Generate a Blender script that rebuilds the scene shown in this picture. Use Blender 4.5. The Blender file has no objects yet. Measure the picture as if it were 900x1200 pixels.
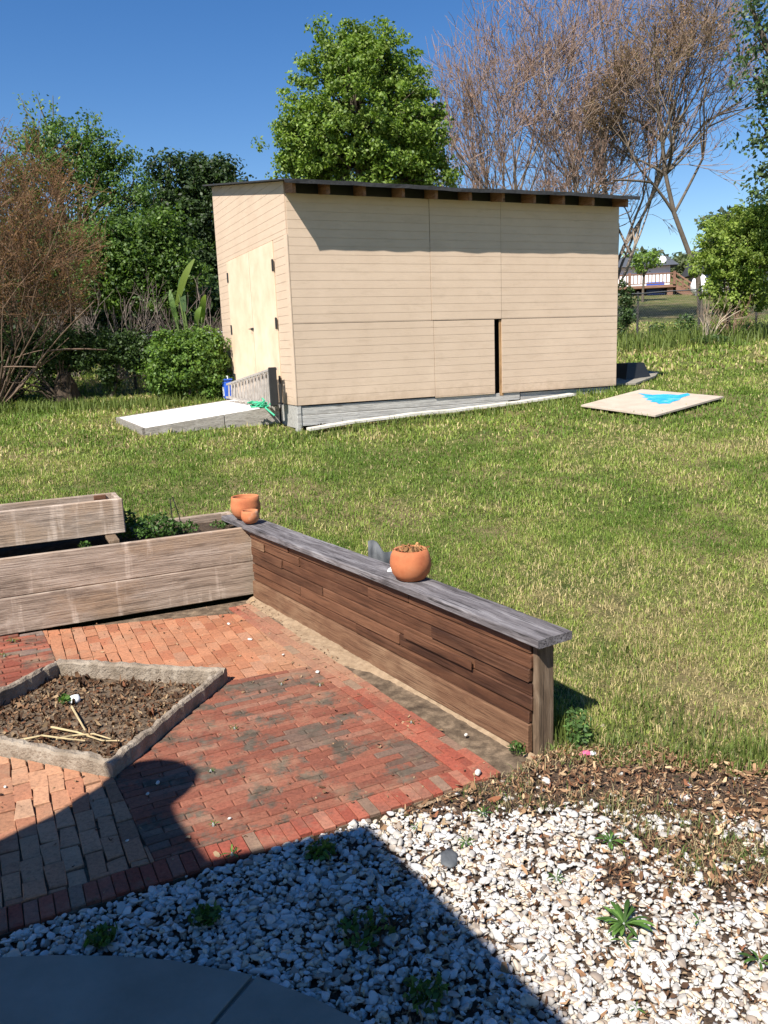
import bpy, math, random
import numpy as np
from mathutils import Matrix, Vector
RNG = np.random.default_rng(7)
random.seed(7)
SC = bpy.context.scene
COL = SC.collection
# ------------------------------------------------------------------ camera model
PITCH, ROLL, FPX, HC = math.radians(11.34), -.0389, 953., 1.75
Fv = np.array([0, math.cos(PITCH), -math.sin(PITCH)]); _u = np.array([0, math.sin(PITCH), math.cos(PITCH)]); _r = np.array([1., 0, 0])
Rv = math.cos(ROLL) * _r + math.sin(ROLL) * _u
Uv = -math.sin(ROLL) * _r + math.cos(ROLL) * _u
O = np.array([0, 0, HC])
def ray(x, y): return Fv + Rv * (x - 450) / FPX + Uv * (600 - y) / FPX
def at_z(x, y, z=0.):
    d = ray(x, y); return O + d * ((z - HC) / d[2])
def at_y(x, y, Y):
    d = ray(x, y); return O + d * (Y / d[1])
SL, Y0 = .105, 3.0
def on_lawn(x, y):
    d = ray(x, y); return O + d * ((-SL * Y0 - HC) / (d[2] - SL * d[1]))
def pxm(Y): return Y / FPX * 1.0
# ------------------------------------------------------------------ noise
_PERM = np.random.default_rng(3).random((256, 256))
def vnoise(x, y, s=1.):
    x = np.asarray(x) / s; y = np.asarray(y) / s
    xi = np.floor(x).astype(int); yi = np.floor(y).astype(int); fx = x - xi; fy = y - yi
    fx = fx * fx * (3 - 2 * fx); fy = fy * fy * (3 - 2 * fy)
    g = lambda a, b: _PERM[a % 256, b % 256]
    return (g(xi, yi) * (1 - fx) + g(xi + 1, yi) * fx) * (1 - fy) + (g(xi, yi + 1) * (1 - fx) + g(xi + 1, yi + 1) * fx) * fy
def fnoise(x, y, s=1.): return .55 * vnoise(x, y, s) + .3 * vnoise(x + 31, y + 17, s * .45) + .15 * vnoise(x + 7, y + 91, s * .2)
def inpoly(x, y, poly):
    x = np.asarray(x); y = np.asarray(y); r = np.zeros(x.shape, bool); n = len(poly)
    for i in range(n):
        x1, y1 = poly[i][0], poly[i][1]; x2, y2 = poly[(i + 1) % n][0], poly[(i + 1) % n][1]
        if y1 == y2: continue
        c = ((y1 > y) != (y2 > y)) & (x < (x2 - x1) * (y - y1) / (y2 - y1) + x1); r ^= c
    return r
# ------------------------------------------------------------------ materials
def newmat(name):
    m = bpy.data.materials.new(name); m.use_nodes = True; nt = m.node_tree
    return m, nt, nt.nodes['Principled BSDF']
def N(nt, t, **kw):
    n = nt.nodes.new(t)
    for k, v in kw.items():
        if k in n.inputs: n.inputs[k].default_value = v
        else: setattr(n, k, v)
    return n
def ramp(nt, fac, stops):
    r = nt.nodes.new('ShaderNodeValToRGB'); e = r.color_ramp.elements
    while len(e) < len(stops): e.new(.5)
    for el, (p, c) in zip(e, stops): el.position = p; el.color = (*c, 1) if len(c) == 3 else c
    nt.links.new(fac, r.inputs[0]); return r.outputs[0]
def mix(nt, fac, a, b, mode='MIX'):
    m = nt.nodes.new('ShaderNodeMix'); m.data_type = 'RGBA'; m.blend_type = mode
    for sock, v in ((m.inputs[0], fac), (m.inputs[6], a), (m.inputs[7], b)):
        if hasattr(v, 'is_linked') or hasattr(v, 'node'): nt.links.new(v, sock)
        else: sock.default_value = v if not isinstance(v, tuple) else (*v, 1)
    return m.outputs[2]
def bump(nt, b, h, strength, dist=.01):
    n = N(nt, 'ShaderNodeBump', Strength=strength, Distance=dist); nt.links.new(h, n.inputs['Height']); nt.links.new(n.outputs[0], b.inputs['Normal'])
def objco(nt, scale, attr_shift=True):
    tc = N(nt, 'ShaderNodeTexCoord'); mp = N(nt, 'ShaderNodeMapping'); mp.inputs['Scale'].default_value = scale
    v = tc.outputs['Object']
    if attr_shift:
        at = N(nt, 'ShaderNodeAttribute', attribute_name='rnd'); mu = N(nt, 'ShaderNodeVectorMath', operation='MULTIPLY_ADD')
        nt.links.new(at.outputs['Fac'], mu.inputs[0]); mu.inputs[1].default_value = (37, 53, 71); nt.links.new(v, mu.inputs[2]); v = mu.outputs[0]
    nt.links.new(v, mp.inputs[0]); return mp.outputs[0]
def noise(nt, vec, scale, detail=4, rough=.6):
    n = N(nt, 'ShaderNodeTexNoise', Scale=scale, Detail=detail, Roughness=rough); nt.links.new(vec, n.inputs['Vector']); return n.outputs['Fac']
def m_wood(name, c0, c1, c2, rough=.85, stain=None, axis=0, grain=1., rv=.35, crack=.5, drip=0.):
    m, nt, b = newmat(name)
    sc = [7., 7., 7.]; sc[axis] = .55
    wv = N(nt, 'ShaderNodeTexNoise', Scale=2.2, Detail=2, Roughness=.5); nt.links.new(objco(nt, (1, 1, 1)), wv.inputs['Vector'])      # wavy figure
    ad = N(nt, 'ShaderNodeVectorMath', operation='MULTIPLY_ADD'); nt.links.new(wv.outputs['Color'], ad.inputs[0]); ad.inputs[1].default_value = (.9, .9, .9); nt.links.new(objco(nt, sc), ad.inputs[2])
    g = noise(nt, ad.outputs[0], 4 * grain, 8, .72)
    base = ramp(nt, g, [(.36, c0), (.5, c1), (.64, c2)])
    sc2 = [2.4, 2.4, 2.4]; sc2[axis] = 1.1
    l = noise(nt, objco(nt, sc2), 1.3, 4, .65)
    if stain: base = mix(nt, ramp(nt, l, [(.50, (0, 0, 0)), (.62, (.8, .8, .8))]), base, stain)
    at = N(nt, 'ShaderNodeAttribute', attribute_name='rnd')
    base = mix(nt, rv, base, ramp(nt, at.outputs['Fac'], [(0, c0), (.5, c1), (1, c2)]))
    if drip:                                                                        # pale water marks running down
        dr = noise(nt, objco(nt, (7, 7, .8)), 1.6, 4, .6); base = mix(nt, ramp(nt, dr, [(.56, (0, 0, 0)), (.68, (drip,) * 3)]), base, tuple(min(.7, x * 1.35) for x in c2))
        dk = noise(nt, objco(nt, (1.7, 3, 5)), 1.5, 5, .7); base = mix(nt, ramp(nt, dk, [(.55, (0, 0, 0)), (.70, (.75, .75, .75))]), base, tuple(x * .7 for x in c0))
    kn = N(nt, 'ShaderNodeTexVoronoi', Scale=1.); ks = [4.5, 4.5, 6.]; ks[axis] = 1.6; nt.links.new(objco(nt, ks), kn.inputs['Vector'])
    base = mix(nt, ramp(nt, kn.outputs['Distance'], [(.05, (.85, .85, .85)), (.13, (0, 0, 0))]), base, tuple(x * .55 for x in c0))
    sc3 = [34., 34., 34.]; sc3[axis] = .9
    f = noise(nt, objco(nt, sc3), 3, 4, .65)
    base = mix(nt, ramp(nt, f, [(.36, (crack,) * 3), (.45, (0, 0, 0))]), base, tuple(x * .3 for x in c0))
    nt.links.new(base, b.inputs['Base Color']); b.inputs['Roughness'].default_value = rough; b.inputs['Specular IOR Level'].default_value = .3
    bump(nt, b, f, .8, .008); return m
def m_noise(name, stops, scale=6, rough=.9, bstr=.3, bdist=.01, detail=6, spec=.3, bscale=None):
    m, nt, b = newmat(name); v = objco(nt, (1, 1, 1))
    n = noise(nt, v, scale, detail, .65); nt.links.new(ramp(nt, n, stops), b.inputs['Base Color'])
    b.inputs['Roughness'].default_value = rough; b.inputs['Specular IOR Level'].default_value = spec
    if bstr: bump(nt, b, noise(nt, v, bscale or scale * 5, 5, .7), bstr, bdist)
    return m
def m_plain(name, c, rough=.6, metal=0., var=.12):
    m, nt, b = newmat(name); v = objco(nt, (1, 1, 1)); n = noise(nt, v, 14, 4)
    nt.links.new(ramp(nt, n, [(.3, tuple(x * (1 - var) for x in c)), (.7, tuple(min(1, x * (1 + var)) for x in c))]), b.inputs['Base Color'])
    b.inputs['Roughness'].default_value = rough; b.inputs['Metallic'].default_value = metal; return m
def m_col(name, rough=.7, transl=0., spec=.3, bstr=0, nscale=0, nmul=.3):
    m, nt, b = newmat(name); at = N(nt, 'ShaderNodeAttribute', attribute_name='col'); c = at.outputs['Color']
    if nscale:
        nn = noise(nt, objco(nt, (1, 1, 1)), nscale, 5, .7)
        c = mix(nt, 1., c, ramp(nt, nn, [(.3, (1 - nmul,) * 3), (.7, (1 + nmul * .6,) * 3)]), 'MULTIPLY')
        if bstr: bump(nt, b, nn, bstr, .004)
    nt.links.new(c, b.inputs['Base Color']); b.inputs['Roughness'].default_value = rough; b.inputs['Specular IOR Level'].default_value = spec
    if transl:
        t = N(nt, 'ShaderNodeBsdfTranslucent'); tc = mix(nt, 1., c, (1.1, 1.25, .6), 'MULTIPLY'); nt.links.new(tc, t.inputs['Color'])
        ms = N(nt, 'ShaderNodeMixShader', Fac=transl); nt.links.new(b.outputs[0], ms.inputs[1]); nt.links.new(t.outputs[0], ms.inputs[2])
        nt.links.new(ms.outputs[0], nt.nodes['Material Output'].inputs['Surface'])
    return m
M = {}
M['leaf'] = m_col('leaf', .52, .40, .35)
M['grass'] = m_col('grass_blade', .55, .3, .25)
M['bark'] = m_col('bark', .9, 0, .2, .4, 8, .35)
M['stone'] = m_col('white_stone', .75, 0, .35, .3, 60, .12)
M['chip'] = m_col('mulch_chip', .95, 0, .15)
def m_brick():
    m, nt, b = newmat('brick'); at = N(nt, 'ShaderNodeAttribute', attribute_name='col'); v = objco(nt, (1, 1, 1), False); vr = objco(nt, (1, 1, 1))
    c = at.outputs['Color']
    fine = noise(nt, vr, 70, 6, .75); c = mix(nt, 1., c, ramp(nt, fine, [(.28, (.55, .55, .55)), (.5, (1, 1, 1)), (.72, (1.25, 1.22, 1.18))]), 'MULTIPLY')
    mid = noise(nt, v, 14, 5, .7)
    sm = noise(nt, v, 5.5, 6, .7)                                         # weathered grey film, runs over the joints
    mask = ramp(nt, sm, [(.50, (0, 0, 0)), (.60, (1, 1, 1))]); mm = N(nt, 'ShaderNodeMath', operation='MULTIPLY'); nt.links.new(mask, mm.inputs[0]); nt.links.new(at.outputs['Alpha'], mm.inputs[1])
    c = mix(nt, mm.outputs[0], c, ramp(nt, mid, [(.35, (.062, .048, .034)), (.65, (.13, .10, .075))]))
    du = noise(nt, v, 3.1, 6, .75); c = mix(nt, ramp(nt, du, [(.52, (0, 0, 0)), (.75, (.55, .55, .55))]), c, (.34, .235, .15))   # dust
    nt.links.new(c, b.inputs['Base Color']); b.inputs['Roughness'].default_value = .9; b.inputs['Specular IOR Level'].default_value = .2
    bump(nt, b, fine, .7, .004); return m
M['brick'] = m_brick()
M['grey_wood'] = m_wood('weathered_planter_wood', (.18, .13, .095), (.36, .275, .21), (.50, .405, .325), stain=(.36, .235, .14), grain=.6, drip=.6)
M['ledge_wood'] = m_wood('silver_grey_ledge_wood', (.045, .038, .038), (.165, .148, .15), (.30, .28, .28), grain=.7, crack=.9)
M['brown_wood'] = m_wood('brown_stained_cladding', (.030, .013, .008), (.098, .042, .022), (.185, .085, .045), stain=(.165, .082, .045), rough=.55, grain=.6, rv=.5)
M['sandy_wood'] = m_wood('sand_splashed_board', (.09, .042, .022), (.155, .078, .042), (.23, .13, .072), stain=(.30, .19, .11))
M['post_wood'] = m_wood('brown_grey_post', (.07, .045, .028), (.15, .10, .062), (.25, .18, .12), axis=2)
def m_siding():
    m, nt, b = newmat('tan_painted_siding'); v = objco(nt, (1, 1, 1), False); n1 = noise(nt, v, 1.6, 5, .65)
    c = ramp(nt, n1, [(.3, (.55, .412, .300)), (.7, (.615, .468, .345))])
    d = noise(nt, objco(nt, (1.2, 1.2, 5), False), 2.2, 6, .7); c = mix(nt, ramp(nt, d, [(.52, (0, 0, 0)), (.72, (.30, .30, .30))]), c, (.36, .26, .175))
    sep = N(nt, 'ShaderNodeSeparateXYZ'); nt.links.new(v, sep.inputs[0]); sp = N(nt, 'ShaderNodeMath', operation='MULTIPLY_ADD'); nt.links.new(noise(nt, v, 7, 5, .7), sp.inputs[0]); sp.inputs[1].default_value = .55; nt.links.new(sep.outputs['Z'], sp.inputs[2])
    c = mix(nt, ramp(nt, sp.outputs[0], [(.18, (.45, .45, .45)), (.42, (0, 0, 0))]), c, (.30, .21, .13))      # soil splashed up from the ground
    nt.links.new(c, b.inputs['Base Color']); b.inputs['Roughness'].default_value = .75; b.inputs['Specular IOR Level'].default_value = .3
    bump(nt, b, noise(nt, objco(nt, (2, 2, 40), False), 6, 4), .25, .003); return m
M['siding'] = m_siding()
M['ply'] = m_noise('pale_plywood', [(.3, (.62, .445, .30)), (.5, (.70, .525, .37)), (.7, (.75, .59, .44))], 2.5, .7, .1, .003)
M['rafter'] = m_wood('brown_rafter', (.16, .075, .04), (.26, .13, .07), (.34, .19, .11), axis=1)
M['roofing'] = m_noise('dark_roll_roofing', [(.3, (.02, .02, .022)), (.7, (.05, .05, .052))], 20)
M['pebble'] = m_noise('off_white_pebble', [(.3, (.48, .45, .40)), (.7, (.66, .63, .58))], 40, .8, .4, .003)
M['dark'] = m_plain('black_iron_and_shade', (.02, .02, .02), .6)  # also the shade colour inside the shed and between its rafters
M['ramp_wood'] = m_wood('weathered_ramp_timber', (.17, .15, .125), (.29, .26, .225), (.40, .37, .33))
M['found'] = m_wood('grey_foundation_beam', (.30, .28, .255), (.44, .42, .385), (.54, .52, .48))
M['osb'] = m_wood('raw_board_edge', (.24, .13, .06), (.38, .23, .11), (.5, .32, .17), axis=2)
M['whiteboard'] = m_noise('white_plank', [(.3, (.46, .42, .35)), (.5, (.58, .54, .46)), (.7, (.68, .64, .56))], 5)
M['rampwhite'] = m_noise('white_ramp_top', [(.32, (.55, .52, .46)), (.42, (.76, .75, .71)), (.7, (.84, .83, .80))], 2.5)
M['alu'] = m_noise('weathered_ladder', [(.3, (.26, .235, .21)), (.7, (.44, .40, .365))], 12, .6)
M['blue'] = m_plain('blue_plastic', (.02, .08, .42), .4)
M['black'] = m_plain('black_plastic', (.015, .016, .018), .5)
M['green_rope'] = m_plain('green_rope', (.05, .42, .22), .7)
M['white'] = m_plain('white_plastic', (.78, .78, .76), .5, var=.05)
M['pink'] = m_plain('pink_wrapper', (.75, .12, .25), .5)
M['terra'] = m_noise('terracotta', [(.3, (.34, .10, .042)), (.46, (.45, .15, .062)), (.58, (.48, .18, .08)), (.7, (.55, .33, .22))], 5, .85, .25, .003)
M['soil'] = m_noise('potting_soil', [(.3, (.035, .022, .014)), (.7, (.12, .08, .05))], 30, 1, .8, .02)
M['conc'] = m_noise('rough_bed_concrete', [(.25, (.15, .115, .08)), (.5, (.30, .24, .18)), (.75, (.44, .375, .295))], 9, .95, .9, .02)
M['slab'] = m_noise('concrete_path', [(.3, (.19, .17, .135)), (.7, (.27, .245, .20))], 3, .9, .25, .004, bscale=90)
M['board'] = m_noise('bare_panel', [(.3, (.40, .325, .255)), (.7, (.50, .42, .34))], 4, .8)
M['paint'] = m_noise('blue_paint', [(.36, (.02, .27, .50)), (.5, (.03, .36, .62)), (.60, (.09, .42, .62)), (.66, (.36, .38, .36))], 7, .6)
M['tarp'] = m_noise('grey_sheet', [(.3, (.06, .065, .07)), (.7, (.13, .135, .14))], 10, .7)
M['house_white'] = m_plain('white_vinyl', (.76, .76, .75), .6, var=.04)
M['house_roof'] = m_plain('dark_shingle', (.07, .075, .085), .9)
M['deck'] = m_wood('red_brown_deck', (.14, .07, .045), (.22, .12, .08), (.30, .17, .12))
M['glass'] = m_plain('window_glass', (.03, .04, .05), .1)
M['wire'] = m_plain('galvanised_wire', (.20, .20, .20), .5, .6)
M['fenceold_and_shade'] = m_plain('dark_post_and_shade', (.05, .045, .04), .8)  # also colours the shade below the far deck
M['house_wall'] = m_plain('house_siding', (.6, .58, .54), .8, var=.05)
# ------------------------------------------------------------------ object helpers
def props(o, label=None, cat=None, group=None, kind=None):
    for k, v in (('label', label), ('category', cat), ('group', group), ('kind', kind)):
        if v: o[k] = v
    return o
def mesh_np(name, V, F, mat, parent=None, col=None, rnd=None, smooth=False, mw=None):
    V = np.asarray(V, np.float32).reshape(-1, 3); F = np.asarray(F, np.int32); me = bpy.data.meshes.new(name)
    k = F.shape[1]; me.vertices.add(len(V)); me.vertices.foreach_set('co', V.ravel())
    me.loops.add(F.size); me.loops.foreach_set('vertex_index', F.ravel())
    me.polygons.add(len(F)); me.polygons.foreach_set('loop_start', np.arange(0, F.size, k, dtype=np.int32))
    me.polygons.foreach_set('loop_total', np.full(len(F), k, np.int32))
    if smooth: me.polygons.foreach_set('use_smooth', np.ones(len(F), bool))
    me.update(calc_edges=True)
    if col is not None:
        c = np.ones((len(V), 4), np.float32); c[:, :3] = np.clip(col, 0, 1)
        me.attributes.new('col', 'FLOAT_COLOR', 'POINT').data.foreach_set('color', c.ravel())
    if rnd is not None: me.attributes.new('rnd', 'FLOAT', 'POINT').data.foreach_set('value', np.asarray(rnd, np.float32))
    me.materials.append(mat); o = bpy.data.objects.new(name, me); COL.objects.link(o)
    if parent is not None: o.parent = parent
    if mw is not None: o.matrix_world = mw
    return o
class MB:
    """collects polygons of any size for ONE mesh object"""
    def __init__(s): s.v = []; s.f = []; s.r = []; s.c = []
    def add(s, vs, fs, rnd=None, col=(.5, .5, .5)):
        b = len(s.v); rnd = random.random() if rnd is None else rnd
        s.v += [tuple(map(float, q)) for q in vs]; s.f += [[b + i for i in f] for f in fs]; s.r += [rnd] * len(vs); s.c += [tuple(col)] * len(vs); return s
    def box(s, lo, hi, bev=.004, rnd=None, rot=None, jit=0, col=(.5, .5, .5)):
        lo = np.array(lo, float); hi = np.array(hi, float); c = (lo + hi) / 2; h = (hi - lo) / 2; b = min(bev, h.min() * .45)
        vs = []; idx = {}
        for sx in (-1, 1):
            for sy in (-1, 1):
                for sz in (-1, 1):
                    sg = np.array([sx, sy, sz])
                    for ax in range(3):
                        p = h - b; p[ax] = h[ax]; idx[(sx, sy, sz, ax)] = len(vs); vs.append(sg * p)
        fs = []
        for ax in range(3):
            a1, a2 = (ax + 1) % 3, (ax + 2) % 3
            for sg in (-1, 1):
                q = []
                for (p1, p2) in ((-1, -1), (1, -1), (1, 1), (-1, 1)):
                    k = [0, 0, 0]; k[ax] = sg; k[a1] = p1; k[a2] = p2; q.append(idx[(*k, ax)])
                fs.append(q if sg > 0 else q[::-1])
            for p1 in (-1, 1):
                for p2 in (-1, 1):
                    k0 = [0, 0, 0]; k0[ax] = -1; k0[a1] = p1; k0[a2] = p2; k1 = list(k0); k1[ax] = 1
                    q = [idx[(*k0, a1)], idx[(*k1, a1)], idx[(*k1, a2)], idx[(*k0, a2)]]
                    fs.append(q if p1 * p2 > 0 else q[::-1])
        for sx in (-1, 1):
            for sy in (-1, 1):
                for sz in (-1, 1):
                    q = [idx[(sx, sy, sz, a)] for a in range(3)]; fs.append(q if sx * sy * sz > 0 else q[::-1])
        vs = np.array(vs)
        if jit: vs = vs + RNG.normal(0, jit, vs.shape)
        if rot is not None: vs = vs @ np.array(rot).T
        return s.add(vs + c, fs, rnd, col)
    def prism(s, pts, d, rnd=None, col=(.5, .5, .5)):
        """pts: planar polygon (3-D points), d: extrusion vector"""
        n = len(pts); P = np.array(pts, float); Q = P + np.array(d, float)
        return s.add(np.vstack([P, Q]), [list(range(n))[::-1], [n + i for i in range(n)]] + [[i, (i + 1) % n, n + (i + 1) % n, n + i] for i in range(n)], rnd, col)
    def tube(s, pts, rad, n=8, rnd=None, col=(.5, .5, .5), cap=True):
        P = np.array(pts, float); k = len(P); rad = np.broadcast_to(np.array(rad, float), (k,)); T = np.gradient(P, axis=0); T /= np.linalg.norm(T, axis=1)[:, None] + 1e-9
        up = np.array([0, 0, 1.]) if abs(T[:, 2]).mean() < .8 else np.array([1., 0, 0])
        vs = []
        for p, t, r in zip(P, T, rad):
            a = np.cross(up, t); a /= np.linalg.norm(a) + 1e-9; b = np.cross(t, a)
            for j in range(n): w = 2 * math.pi * j / n; vs.append(p + r * (math.cos(w) * a + math.sin(w) * b))
        fs = [[i * n + j, i * n + (j + 1) % n, (i + 1) * n + (j + 1) % n, (i + 1) * n + j] for i in range(k - 1) for j in range(n)]
        if cap: fs += [list(range(n))[::-1], [(k - 1) * n + j for j in range(n)]]
        return s.add(vs, fs, rnd, col)
    def lathe(s, prof, c=(0, 0, 0), n=32, rnd=None, wob=0):
        vs = []
        for i, (r, z) in enumerate(prof):
            for j in range(n):
                w = 2 * math.pi * j / n; k = 1 + wob * math.sin(3 * w + i)
                vs.append((c[0] + r * k * math.cos(w), c[1] + r * k * math.sin(w), c[2] + z))
        m = len(prof)
        fs = [[i * n + j, i * n + (j + 1) % n, (i + 1) * n + (j + 1) % n, (i + 1) * n + j] for i in range(m - 1) for j in range(n)]
        fs += [list(range(n))[::-1], [(m - 1) * n + j for j in range(n)]]
        return s.add(vs, fs, rnd)
    def build(s, name, mat, parent=None, mw=None, smooth=False):
        me = bpy.data.meshes.new(name); me.from_pydata(s.v, [], s.f)
        me.attributes.new('rnd', 'FLOAT', 'POINT').data.foreach_set('value', np.array(s.r, np.float32))
        c = np.ones((len(s.v), 4), np.float32); c[:, :] = [q if len(q) == 4 else (*q, 1.) for q in s.c]
        me.attributes.new('col', 'FLOAT_COLOR', 'POINT').data.foreach_set('color', c.ravel())
        if smooth: me.polygons.foreach_set('use_smooth', np.ones(len(me.polygons), bool))
        me.materials.append(mat); me.update(); o = bpy.data.objects.new(name, me); COL.objects.link(o)
        if parent is not None: o.parent = parent
        if mw is not None: o.matrix_world = mw
        return o
def empty(name, loc, xdir=(1, 0), label=None, cat=None, group=None):
    o = bpy.data.objects.new(name, None); COL.objects.link(o); x = Vector((xdir[0], xdir[1], 0)).normalized(); z = Vector((0, 0, 1)); y = z.cross(x)
    m = Matrix((x, y, z)).transposed().to_4x4(); m.translation = Vector([float(q) for q in loc]); o.matrix_world = m; o.empty_display_size = .1
    return props(o, label, cat, group)
def az(d): d = math.radians(d); return np.array([math.sin(d), math.cos(d)])
# ------------------------------------------------------------------ key layout (metres, z = 0 is the brick patio)
WA = np.array([.622, 3.234]); WDIR = az(-32.4); WN = np.array([-WDIR[1], WDIR[0]])      # timber wall: near end, direction, patio side
PB = np.array([-.972, 5.796]); PDIR = az(64.85); PBK = np.array([-PDIR[1], PDIR[0]])    # planter: right front corner, direction, back
SA = np.array([-1.061, 10.54]); SDIR = az(66.02); SBK = np.array([-SDIR[1], SDIR[0]]); SZ = 1.076; SLEN, SWID, STOP = 5.14, 3.70, 3.667; RSL = .167
def wl(s, o=0): return WA + WDIR * s + WN * o
def pl(s, b=0): return PB + PDIR * s + PBK * b
def sh(s, b=0): return SA + SDIR * s + SBK * b
BC = np.array([.448, 3.103])                                                          # right front corner of the brick paving
BE = np.array([-1.258, 2.257]); BE2 = BC + (BE - BC) * 2.2
PIT = [wl(-.02, -.05), wl(3.0, -.05), pl(.03, .3), pl(-4.2, .3), BE2 + [-.3, .5], BE2 + [-.2, -.2], (-4, -3), (3.5, -3), (3.5, 1.5), (1.9, 2.75), (1.45, 2.98), (1.1, 3.1), (.75, 3.15)]
def sstep(a, b, x): t = np.clip((x - a) / (b - a), 0, 1); return t * t * (3 - 2 * t)
def H(x, y):
    x = np.asarray(x, float); y = np.asarray(y, float)
    t = np.clip(y - Y0, 0, None); h = SL * (t - .35 * (1 - np.exp(-t / .35)))
    h = np.where(y > 60, SL * (60 - Y0 - .35) + (y - 60) * .02, h)
    amp = sstep(3.2, 6, y)
    return h + amp * (.05 * (vnoise(x, y, 1.7) - .5) + .02 * (vnoise(x, y, .5) - .5)) + .012 * (vnoise(x + 5, y, .22) - .5)
def LP(px, py):
    p = on_lawn(px, py); return np.array([p[0], p[1], float(H(p[0], p[1]))])
# ------------------------------------------------------------------ ground
xs = np.unique(np.concatenate([np.linspace(-4.4, 3.4, 131), np.linspace(-12, 14, 131), np.linspace(-200, 200, 61)]))
ys = np.unique(np.concatenate([np.linspace(-4, 8, 201), np.linspace(8, 22, 71), np.linspace(22, 80, 40), np.linspace(80, 500, 20), np.linspace(-40, -4, 9)]))
GX, GY = np.meshgrid(xs, ys); GZ = H(GX, GY); pit = inpoly(GX, GY, PIT); GZ = np.where(pit, -.05, GZ)
ix = np.arange(GX.size).reshape(GX.shape)
GF = np.stack([ix[:-1, :-1], ix[:-1, 1:], ix[1:, 1:], ix[1:, :-1]], -1).reshape(-1, 4)
def lawn_mat():
    m, nt, b = newmat('lawn_ground'); v = objco(nt, (1, 1, 1), False)
    n1 = noise(nt, v, .9, 5, .65); n2 = noise(nt, v, 9, 6, .7); n3 = noise(nt, v, 60, 4, .7)
    g = ramp(nt, n2, [(.3, (.055, .075, .02)), (.5, (.11, .13, .035)), (.72, (.23, .21, .08))])
    d = ramp(nt, n2, [(.3, (.13, .10, .05)), (.6, (.26, .21, .10)), (.8, (.36, .29, .16))])
    c = mix(nt, ramp(nt, n1, [(.47, (0, 0, 0)), (.62, (1, 1, 1))]), g, d)
    c = mix(nt, 1., c, ramp(nt, n3, [(.3, (.55, .55, .55)), (.7, (1.25, 1.25, 1.25))]), 'MULTIPLY')
    nt.links.new(c, b.inputs['Base Color']); b.inputs['Roughness'].default_value = 1; b.inputs['Specular IOR Level'].default_value = .1
    bump(nt, b, n3, .9, .03); return m
props(mesh_np('lawn', np.stack([GX, GY, GZ], -1), GF, lawn_mat(), smooth=True), kind='structure')
# gravel bed soil and mulch soil share one sheet under the stones
def soil_mat(k=1.):
    m, nt, b = newmat('bed_soil'); v = objco(nt, (1, 1, 1), False); n = noise(nt, v, 45, 6, .7)
    nt.links.new(ramp(nt, n, [(.3, (.03 * k, .018 * k, .011 * k)), (.5, (.075 * k, .046 * k, .028 * k)), (.72, (.15 * k, .10 * k, .062 * k))]), b.inputs['Base Color']); b.inputs['Roughness'].default_value = 1
    bump(nt, b, n, 1, .02); return m
gx, gy = np.meshgrid(np.linspace(-2.6, 3.4, 121), np.linspace(-2.2, 3.5, 115))
gz = -.03 + .012 * vnoise(gx, gy, .15) + .02 * sstep(2.7, 3.2, gy + .25 * (gx - .9)) 
ii = np.arange(gx.size).reshape(gx.shape); gf = np.stack([ii[:-1, :-1], ii[:-1, 1:], ii[1:, 1:], ii[1:, :-1]], -1).reshape(-1, 4)
cx, cy = gx[:-1, :-1].ravel() + .025, gy[:-1, :-1].ravel() + .025
BEDP = [BE2 + [0, -.03], BC + [0.02, -.03], wl(0, -.06), (.8, 3.3), (1.1, 3.28), (1.5, 3.1), (2.0, 2.9), (3.4, 1.6), (3.4, -2.2), (-2.6, -2.2)]
keep = inpoly(cx, cy, BEDP)
props(mesh_np('gravel_bed', np.stack([gx, gy, gz], -1), gf[keep], soil_mat(), smooth=True), kind='structure')
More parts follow.
